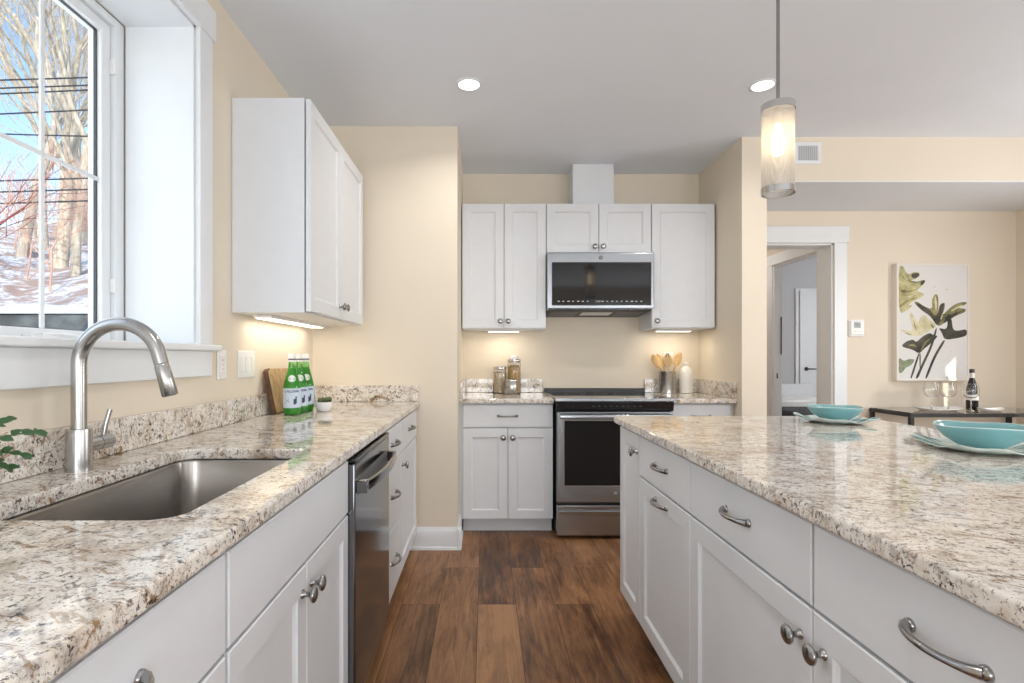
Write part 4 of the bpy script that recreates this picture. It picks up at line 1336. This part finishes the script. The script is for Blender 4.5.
# ------------------------------------------------------------------ sink wall counter items
def mineral_bottle(label, x, y, z, rz):
    t = thing('water_bottle', label, 'bottle', (x, y, z), rz, 'green water bottles')
    prof = [(0.030, 0.0), (0.036, 0.003), (0.0395, 0.012), (0.040, 0.03), (0.040, 0.120), (0.0385, 0.140), (0.033, 0.165), (0.0245, 0.195), (0.0180, 0.222), (0.0152, 0.250), (0.0145, 0.270), (0.0, 0.2705)]
    MB().lathe(prof, (0, 0, 0.0005), 32).build('bottle_glass', 'greenglass', t, angle=50, local=True)
    MB().lathe([(max(r - 0.003, 0), min(max(zz, 0.004), 0.225)) for r, zz in prof[:9]] + [(0.0, 0.225)], (0, 0, 0.001), 32).build('water', 'liquid', t, angle=50, local=True)
    lb = MB()
    n = 28
    lb.loops([[(0.0405 * cos(a), 0.0405 * sin(a), zz) for a in [radians(-170) + radians(340) * k / n for k in range(n + 1)]] for zz in (0.036, 0.128)], None, False, False, False)
    lo = lb.build('paper_label', 'label', t, local=True)
    ov = MB()
    for dz, rr, ss in ((0.178, 0.0012, 1),):
        pts = []
        n = 20
        base_r = 0.031
        V = [(base_r + 0.001, 0, 0.174)]
        for k in range(n):
            a = 2 * pi * k / n
            q = 0.018 * cos(a) / base_r; zz = 0.174 + 0.016 * sin(a)
            r = 0.0405 + (0.0185 - 0.0405) * max(0, min(1, (zz - 0.140) / 0.082)) ** 0.85 + 0.0008
            V.append((r * cos(q), r * sin(q), zz))
        ov.add(V, [(0, 1 + k, 1 + (k + 1) % n) for k in range(n)])
    ov.build('neck_label', 'labelwhite', t, local=True)
    MB().lathe([(0.0150, 0.252), (0.0165, 0.256), (0.0168, 0.288), (0.0150, 0.2925), (0.0, 0.293)], (0, 0, 0), 24).build('cap', 'labelwhite', t, angle=50, local=True)
    MB().lathe([(0.0171, 0.262), (0.0171, 0.268)], (0, 0, 0), 24, cap0=False, cap1=False).build('cap_band', 'ink', t, local=True)
    # lettering wrapped on the label
    word = 'S.PELLEGRINO'
    for i, ch in enumerate(word):
        a = radians(-44 + 88 * i / (len(word) - 1))
        cu = text_obj(ch, 0.0150, 'ink', lo, (0, 0, 0), (0, 0, 0), 'lettering')
        cu.location = (0.0408 * cos(a), 0.0408 * sin(a), 0.113)
        cu.rotation_euler = (pi / 2, 0, a + pi / 2)
    dp = MB()
    for a0, z0, w, h in ((18, 0.052, 7, 0.026), (28, 0.056, 5, 0.034), (-30, 0.060, 12, 0.003), (-28, 0.068, 9, 0.003), (-30, 0.076, 11, 0.003)):
        a1, a2 = radians(a0 - w), radians(a0 + w)
        P = [(0.0409, a1, z0), (0.0409, a2, z0), (0.0409, a2, z0 + h), (0.0409, a1, z0 + h)]
        dp.add([(r * cos(a), r * sin(a), zz) for r, a, zz in P], [(0, 1, 2, 3)])
    dp.build('label_print', 'ink', lo, local=True)
    return t


BR = radians(-72)
mineral_bottle('green glass water bottle nearest the sink in its row of three', -0.922, 2.580, CT1, BR)
mineral_bottle('green glass water bottle in the middle of its row of three', -0.918, 2.668, CT1, BR + 0.15)
mineral_bottle('green glass water bottle beside the small white bowl', -0.914, 2.756, CT1, BR + 0.1)

cb = thing('cutting_board', 'wooden cutting board with dark bark edge leaning on the wall behind green bottles', 'cutting board', (-1.01, 2.66, CT1))
def lean(a, b, c):      # a along y, b up the board, c out from it
    th = radians(11)
    return (-0.997 - b * sin(th) + c * cos(th), a, CT1 + 0.008 + b * cos(th) + c * sin(th))
pb = [(2.585, 0.0), (2.86, 0.0), (2.86, 0.214), (2.61, 0.216), (2.578, 0.200), (2.580, 0.11)]
MB().prism(pb, -0.022, 0.0, lean).build('board', 'board', cb, 0.002)
pe = [(2.5775, -0.001), (2.5845, -0.001), (2.5795, 0.11), (2.5780, 0.200), (2.6090, 0.2165), (2.598, 0.2175), (2.5715, 0.204), (2.573, 0.11)]
MB().prism(pe, -0.023, 0.001, lean).build('bark_edge', 'bark_edge', cb, 0.001)

wbx, wby = -0.826, 2.765
WS = 1.25
wb_ = thing('ramekin', 'small white bowl of dark greenery beside the green bottles', 'small bowl', (wbx, wby, CT1))
MB().lathe([(r * WS, z * 1.05) for r, z in ((0.024, 0.0005), (0.027, 0.003), (0.034, 0.022), (0.0365, 0.045), (0.0345, 0.045), (0.031, 0.022), (0.022, 0.007), (0.0, 0.006))], (wbx, wby, CT1), 36).build('dish', 'porcelain', wb_, angle=60)
MB().lathe([(0.038, 0.036), (0.037, 0.039), (0.0, 0.042)], (wbx, wby, CT1), 20).build('soil', 'soil', wb_)
for k in range(9):
    a = 2.4 * k; r = 0.008 + 0.0028 * k
    gm = MB()
    gm.lathe([(0.002, 0.0), (0.009, 0.006), (0.012, 0.016), (0.007, 0.026), (0.0, 0.030)], (wbx + r * cos(a), wby + r * sin(a), CT1 + 0.036 + 0.004 * (k % 3)), 10)
    gm.build('leaf', 'leaf2', wb_, angle=80)

# potted plant at the edge of the view, beside the window
pt = thing('potted_plant', 'leafy green plant in a white pot beneath the window', 'plant', (-0.985, 0.97, CT1))
MB().lathe([(0.036, 0.0005), (0.040, 0.003), (0.050, 0.075), (0.052, 0.085), (0.047, 0.085), (0.044, 0.07), (0.0, 0.069)], (-0.985, 0.97, CT1), 36).build('pot', 'porcelain', pt, angle=60)
st = MB(); lv = MB()


def leaf(p, d, up, L, W):
    p, d, up = Vector(p), Vector(d).normalized(), Vector(up)
    s = d.cross(up).normalized(); nn = s.cross(d)
    V, F = [], []
    m = 6
    for i in range(m + 1):
        t = i / m
        w = W * sin(pi * min(1, t * 0.96 + 0.04)) ** 0.8 * (1 - 0.25 * t)
        c = p + d * (L * t) - nn * (L * 0.22 * t * t)
        for k in (-1, 0, 1):
            V.append(tuple(c + s * (w * k) + nn * (abs(k) * w * 0.28)))
    for i in range(m):
        for k in range(2):
            a = i * 3 + k
            F.append((a, a + 1, a + 4, a + 3))
    lv.add(V, F)


rs = random.Random(3)
stems = [((-0.905, 1.085, 1.038), 1), ((-0.925, 1.075, 0.995), 1), ((-0.99, 1.06, 1.10), 1), ((-0.93, 0.98, 1.09), 1), ((-1.03, 0.90, 1.08), 1), ((-0.92, 0.88, 1.06), 1), ((-0.99, 0.94, 1.14), 1), ((-0.96, 1.08, 0.97), 1), ((-0.955, 1.075, 1.065), 1)]
for tip, _ in stems:
    a = Vector((-0.985, 0.97, CT1 + 0.07)); b = Vector(tip)
    mid = (a + b) / 2 + Vector((0, 0, 0.035))
    P = [a * (1 - t) ** 2 + mid * 2 * t * (1 - t) + b * t * t for t in [k / 8 for k in range(9)]]
    st.tube(P, [0.0016] * 8 + [0.0008], 6)
    for k in range(3, 9):
        dd_ = (P[k] - P[k - 1]).normalized()
        for s in (-1, 1):
            side = dd_.cross(Vector((0, 0, 1))).normalized() * s
            leaf(P[k], dd_ * 0.6 + side * 0.8 + Vector((0, 0, rs.uniform(-0.3, 0.6))), (rs.uniform(-0.4, 0.9), rs.uniform(-1.0, -0.2), 0.6), rs.uniform(0.018, 0.026), rs.uniform(0.0065, 0.0090))
    leaf(b, (b - P[-2]), (0.4, -0.7, 0.6), 0.024, 0.008)
st.build('stems', 'leaf', pt)
lv.build('leaves', 'leaf', pt, angle=80)

# ------------------------------------------------------------------ alcove counter items
def canister(label, x, y, r, h, fill, knobw):
    t = thing('glass_jar', label, 'jar', (x, y, CT1), 0, 'glass jars of pasta')
    MB().lathe([(r * 0.92, 0.0005), (r, 0.004), (r, h - 0.015), (r * 0.93, h - 0.004), (r * 0.93, h), (r * 0.93 - 0.003, h), (r - 0.004, h - 0.016), (r - 0.004, 0.008), (0.0, 0.007)], (x, y, CT1), 36).build('glass_body', 'glass', t, angle=50)
    MB().lathe([(r - 0.005, 0.0085), (r - 0.005, h * 0.86), (r * 0.5, h * 0.90), (0.0, h * 0.91)], (x, y, CT1), 28).build('pasta', fill, t, angle=50)
    MB().lathe([(r * 1.02, h + 0.0005), (r * 1.05, h + 0.003), (r * 1.05, h + 0.020), (r * 1.0, h + 0.024), (0.0, h + 0.0245)], (x, y, CT1), 36).build('lid', 'chrome', t, angle=50)
    if knobw:
        MB().lathe([(0.030, h + 0.0245), (0.033, h + 0.028), (0.033, h + 0.046), (0.028, h + 0.050), (0.0, h + 0.0505)], (x, y, CT1), 28).build('lid_knob', 'porcelain', t, angle=50)
    return t


canister('shorter glass jar of pale pasta with metal lid beside the range', 0.112, 4.11, 0.050, 0.180, 'pasta1', False)
canister('taller glass jar of golden pasta behind the steel canister', 0.222, 4.12, 0.050, 0.235, 'pasta2', True)
sc_ = thing('steel_canister', 'small stainless steel canister in front of the taller glass jar', 'canister', (0.196, 4.01, CT1))
MB().lathe([(0.046, 0.0005), (0.0475, 0.002), (0.0475, 0.090), (0.046, 0.092)], (0.196, 4.01, CT1), 36).build('body', 'steel_v', sc_, angle=50)
MB().lathe([(0.0482, 0.0925), (0.0490, 0.094), (0.0490, 0.108), (0.046, 0.112), (0.0, 0.1125)], (0.196, 4.01, CT1), 36).build('lid', 'chrome', sc_, angle=50)

ucx, ucy = 1.394, 4.128
uc = thing('utensil_crock', 'round stainless steel crock holding wooden spoons', 'crock', (ucx, ucy, CT1))
MB().lathe([(0.060, 0.0005), (0.0625, 0.002), (0.0625, 0.160), (0.0640, 0.162), (0.0640, 0.166), (0.0605, 0.166), (0.0605, 0.006), (0.0, 0.005)], (ucx, ucy, CT1), 40).build('body', 'steel_v', uc, angle=50)


def utensil(name, label, foot, tip, kind, mat='spoon'):
    a, b = Vector(foot), Vector(tip)
    d = (b - a).normalized()
    side = d.cross(Vector((0, 1, 0))).normalized(); nn = side.cross(d)
    t = thing(name, label, name.replace('_', ' '), tuple(a), 0, 'wooden utensils in the crock')
    hd_l = 0.105
    MB().tube([a, a + (b - a) * 0.4, b - d * hd_l], [0.0055, 0.0065, 0.0060], 10).build('handle', mat, t)
    mb = MB()
    n = 20
    L = []
    W = {'spoon': 0.032, 'spatula': 0.034, 'fork': 0.033}[kind]
    m = 10
    for i in range(m + 1):
        u = i / m
        if kind == 'spatula': w = 0.007 + (W - 0.007) * min(1, u * 1.4)
        else: w = max(0.002, W * sin(pi * min(1, 0.10 + u * 0.88)) ** 0.6)
        c = b - d * (hd_l * (1 - u)) + nn * (0.010 * sin(pi * u) if kind == 'spoon' else 0.0)
        L.append([tuple(c + side * (w * cos(q)) + nn * (0.0042 * sin(q) + (0.006 * cos(q) ** 2 if kind == 'spoon' else 0))) for q in [2 * pi * k / n for k in range(n)]])
    mb.loops(L)
    mb.build('head', mat, t, angle=60)
    if kind == 'fork':
        for s in (-0.5, 0.5):
            q = MB()
            c0 = b - d * 0.030
            q.tube([c0 + side * s * 0.018 - nn * 0.0045, b + side * s * 0.018 - nn * 0.0045], 0.0022, 6)
            q.build('slot', 'bark_edge', t)


cz = CT1 + 0.009
utensil('wooden_spoon', 'wooden spoon leaning farthest toward the range in the crock', (ucx + 0.040, ucy - 0.018, cz), (ucx - 0.118, ucy - 0.028, cz + 0.285), 'spoon')
utensil('wooden_spoon', 'wooden spoon tilting slightly toward the range in the crock', (ucx + 0.006, ucy + 0.024, cz), (ucx - 0.068, ucy + 0.026, cz + 0.290), 'spoon')
utensil('wooden_fork', 'slotted wooden fork upright in the middle of the crock', (ucx, ucy - 0.042, cz), (ucx - 0.022, ucy - 0.062, cz + 0.296), 'fork')
utensil('wooden_spoon', 'wooden spoon leaning toward the white bottle in the crock', (ucx - 0.020, ucy + 0.004, cz), (ucx + 0.104, ucy - 0.004, cz + 0.300), 'spoon')
utensil('spatula', 'white spatula standing at the back of the crock', (ucx, ucy + 0.046, cz), (ucx + 0.026, ucy + 0.052, cz + 0.305), 'spatula', 'porcelain')

sb_ = thing('soap_bottle', 'tall white bottle beside the utensil crock', 'bottle', (1.535, 4.125, CT1))
MB().lathe([(0.046, 0.0005), (0.049, 0.003), (0.049, 0.150), (0.044, 0.175), (0.028, 0.195), (0.016, 0.203), (0.015, 0.215), (0.0, 0.2155)], (1.535, 4.125, CT1), 36).build('body', 'soapw', sb_, angle=50)
MB().lathe([(0.0175, 0.216), (0.0175, 0.232), (0.014, 0.236), (0.0, 0.2365)], (1.535, 4.125, CT1), 24).build('cap', 'soapw', sb_, angle=50)

# ------------------------------------------------------------------ outdoors, beyond the sink window
gr = MB()
nx, ny = 26, 30
V, F = [], []
for j in range(ny + 1):
    for i in range(nx + 1):
        x = -36 + 34.0 * i / nx; y = 3.8 + 40.0 * j / ny
        h = 1.35 + 0.26 * (y - 3.8) + 0.35 * sin(x * 0.8 + y * 0.5) + 0.12 * sin(x * 2.1) * cos(y * 1.7)
        if y < 5: h = min(h, 1.42)
        V.append((x, y, h))
for j in range(ny):
    for i in range(nx):
        a = j * (nx + 1) + i
        F.append((a, a + 1, a + nx + 2, a + nx + 1))
gr.add(V, F)
struct(gr.build('ground_hillside', 'hill', angle=80), 'snowy hillside outside the window')
struct(MB().box(-36, -1.9, -2, 3.8, -0.2, 0.0).build('ground_yard', 'snow'))
sw = thing('stone_wall', 'dark stone retaining wall capped with snow outside the window', 'stone wall', (-3.6, 3.75, 0))
MB().box(-7.5, -1.75, 3.55, 3.95, 0.0, 1.475).build('masonry', 'stone', sw, 0.02)
cpb = MB()
n = 60
L = []
for k in range(n + 1):
    x = -7.5 + 5.75 * k / n
    h = 1.528 + 0.012 * sin(k * 0.7) + 0.008 * sin(k * 1.9)
    L.append([(x, 3.53, 1.476), (x, 3.53, h - 0.01), (x, 3.60, h), (x, 3.97, h + 0.01), (x, 3.97, 1.476)])
cpb.loops(L)
cpb.build('snow_cap', 'snow', sw, angle=60)


def ground_h(x, y):
    return 1.35 + 0.26 * (y - 3.8) + 0.35 * sin(x * 0.8 + y * 0.5) + 0.12 * sin(x * 2.1) * cos(y * 1.7)


def grow(mb, p, d, L, r, depth, rng, spread, minr):
    n = 3
    pts = [p]; rad = [r]
    q = p; dd_ = d
    for k in range(n):
        dd_ = (dd_ + Vector((rng.uniform(-1, 1), rng.uniform(-1, 1), rng.uniform(-0.4, 0.8))) * 0.13).normalized()
        q = q + dd_ * (L / n)
        pts.append(q); rad.append(r * (1 - 0.30 * (k + 1) / n))
    mb.tube(pts, rad, 7 if depth > 3 else (5 if depth > 1 else 3), caps=False)
    if depth <= 0: return
    kids = 3 if depth > 1 else 3
    for i in range(kids):
        a = rng.uniform(0, 2 * pi)
        side = dd_.cross(Vector((cos(a), sin(a), 0.2))).normalized()
        nd = (dd_ * rng.uniform(0.75, 1.0) + side * rng.uniform(0.3, spread) + Vector((0, 0, 0.18))).normalized()
        k = 3 if i == 0 else rng.choice((1, 2, 2, 3))
        grow(mb, pts[k], nd, L * rng.uniform(0.62, 0.82), max(rad[k] * (0.82 if i == 0 else 0.55), minr), depth - 1, rng, spread, minr)


def bare_tree(label, x, y, h, r, seed, mat, name='bare_tree', cat='tree', group='bare trees outside the window', depth=6, spread=0.75):
    rng = random.Random(seed)
    z = ground_h(x, y) - 0.15
    t = thing(name, label, cat, (x, y, z), 0, group)
    mb = MB()
    grow(mb, Vector((0, 0, 0)), Vector((rng.uniform(-0.08, 0.08), rng.uniform(-0.08, 0.08), 1)), h * 0.30, r, depth, rng, spread, 0.0035)
    mb.build('branches', mat, t, local=True, angle=80)
    return t


bare_tree('thickest pale-barked bare tree standing beyond the stone wall', -9.0, 11.4, 11.0, 0.15, 11, 'bark', depth=7, spread=0.70)
far_label = 'slender bare tree among others on the snowy hillside'
for i, (x, y, h, r, s) in enumerate(((-7.5, 9.9, 9.0, 0.085, 21), (-11.4, 13.2, 11, 0.13, 5), (-13.5, 16.5, 13, 0.15, 8), (-12.4, 17.2, 13, 0.13, 31), (-16.5, 19.6, 14, 0.17, 17), (-17.0, 22.5, 14, 0.17, 41), (-15.6, 21.2, 14, 0.15, 43))):
    bare_tree(far_label, x, y, h, r, s, 'bark' if i % 2 == 0 else 'bark2', depth=6, spread=0.62)
bare_tree('dark red-twigged shrub with curving bare stems close behind the stone wall', -4.62, 4.75, 3.4, 0.016, 77, 'redtwig', 'bare_shrub', 'shrub', None, 3, 0.9)
for i, (x, y) in enumerate(((-6.3, 7.8), (-7.7, 9.0), (-9.6, 10.4), (-10.6, 12.4), (-12.6, 14.4), (-9.4, 12.2), (-11.6, 15.5))):
    bare_tree('low red-brown bare bush among the trees on the hillside', x, y, 3.0, 0.018, 100 + i, 'redbrush', 'bare_bush', 'bush', 'red-brown bushes on the hillside', 5, 1.0)
for i, (za, zb, sag) in enumerate(((5.30, 5.20, 0.05), (5.15, 5.10, 0.05), (4.98, 5.05, 0.04), (4.70, 4.78, 0.06), (5.05, 4.45, 0.05), (3.72, 3.78, 0.03), (3.56, 3.62, 0.03), (3.38, 3.46, 0.03))):
    a, b = Vector((-14, 8.2 + 0.5 * (i == 4), za)), Vector((-3.5, 7.6 + 0.5 * (i == 4), zb))
    P = []
    for k in range(13):
        t = k / 12
        q = a.lerp(b, t); q.z -= sag * 4 * t * (1 - t)
        P.append(q)
    o = MB().tube(P, 0.011, 6).build('power_line', 'wire', None)
    tag(o, 'thin black overhead power line crossing in front of the trees', 'cable', 'overhead power lines outside')
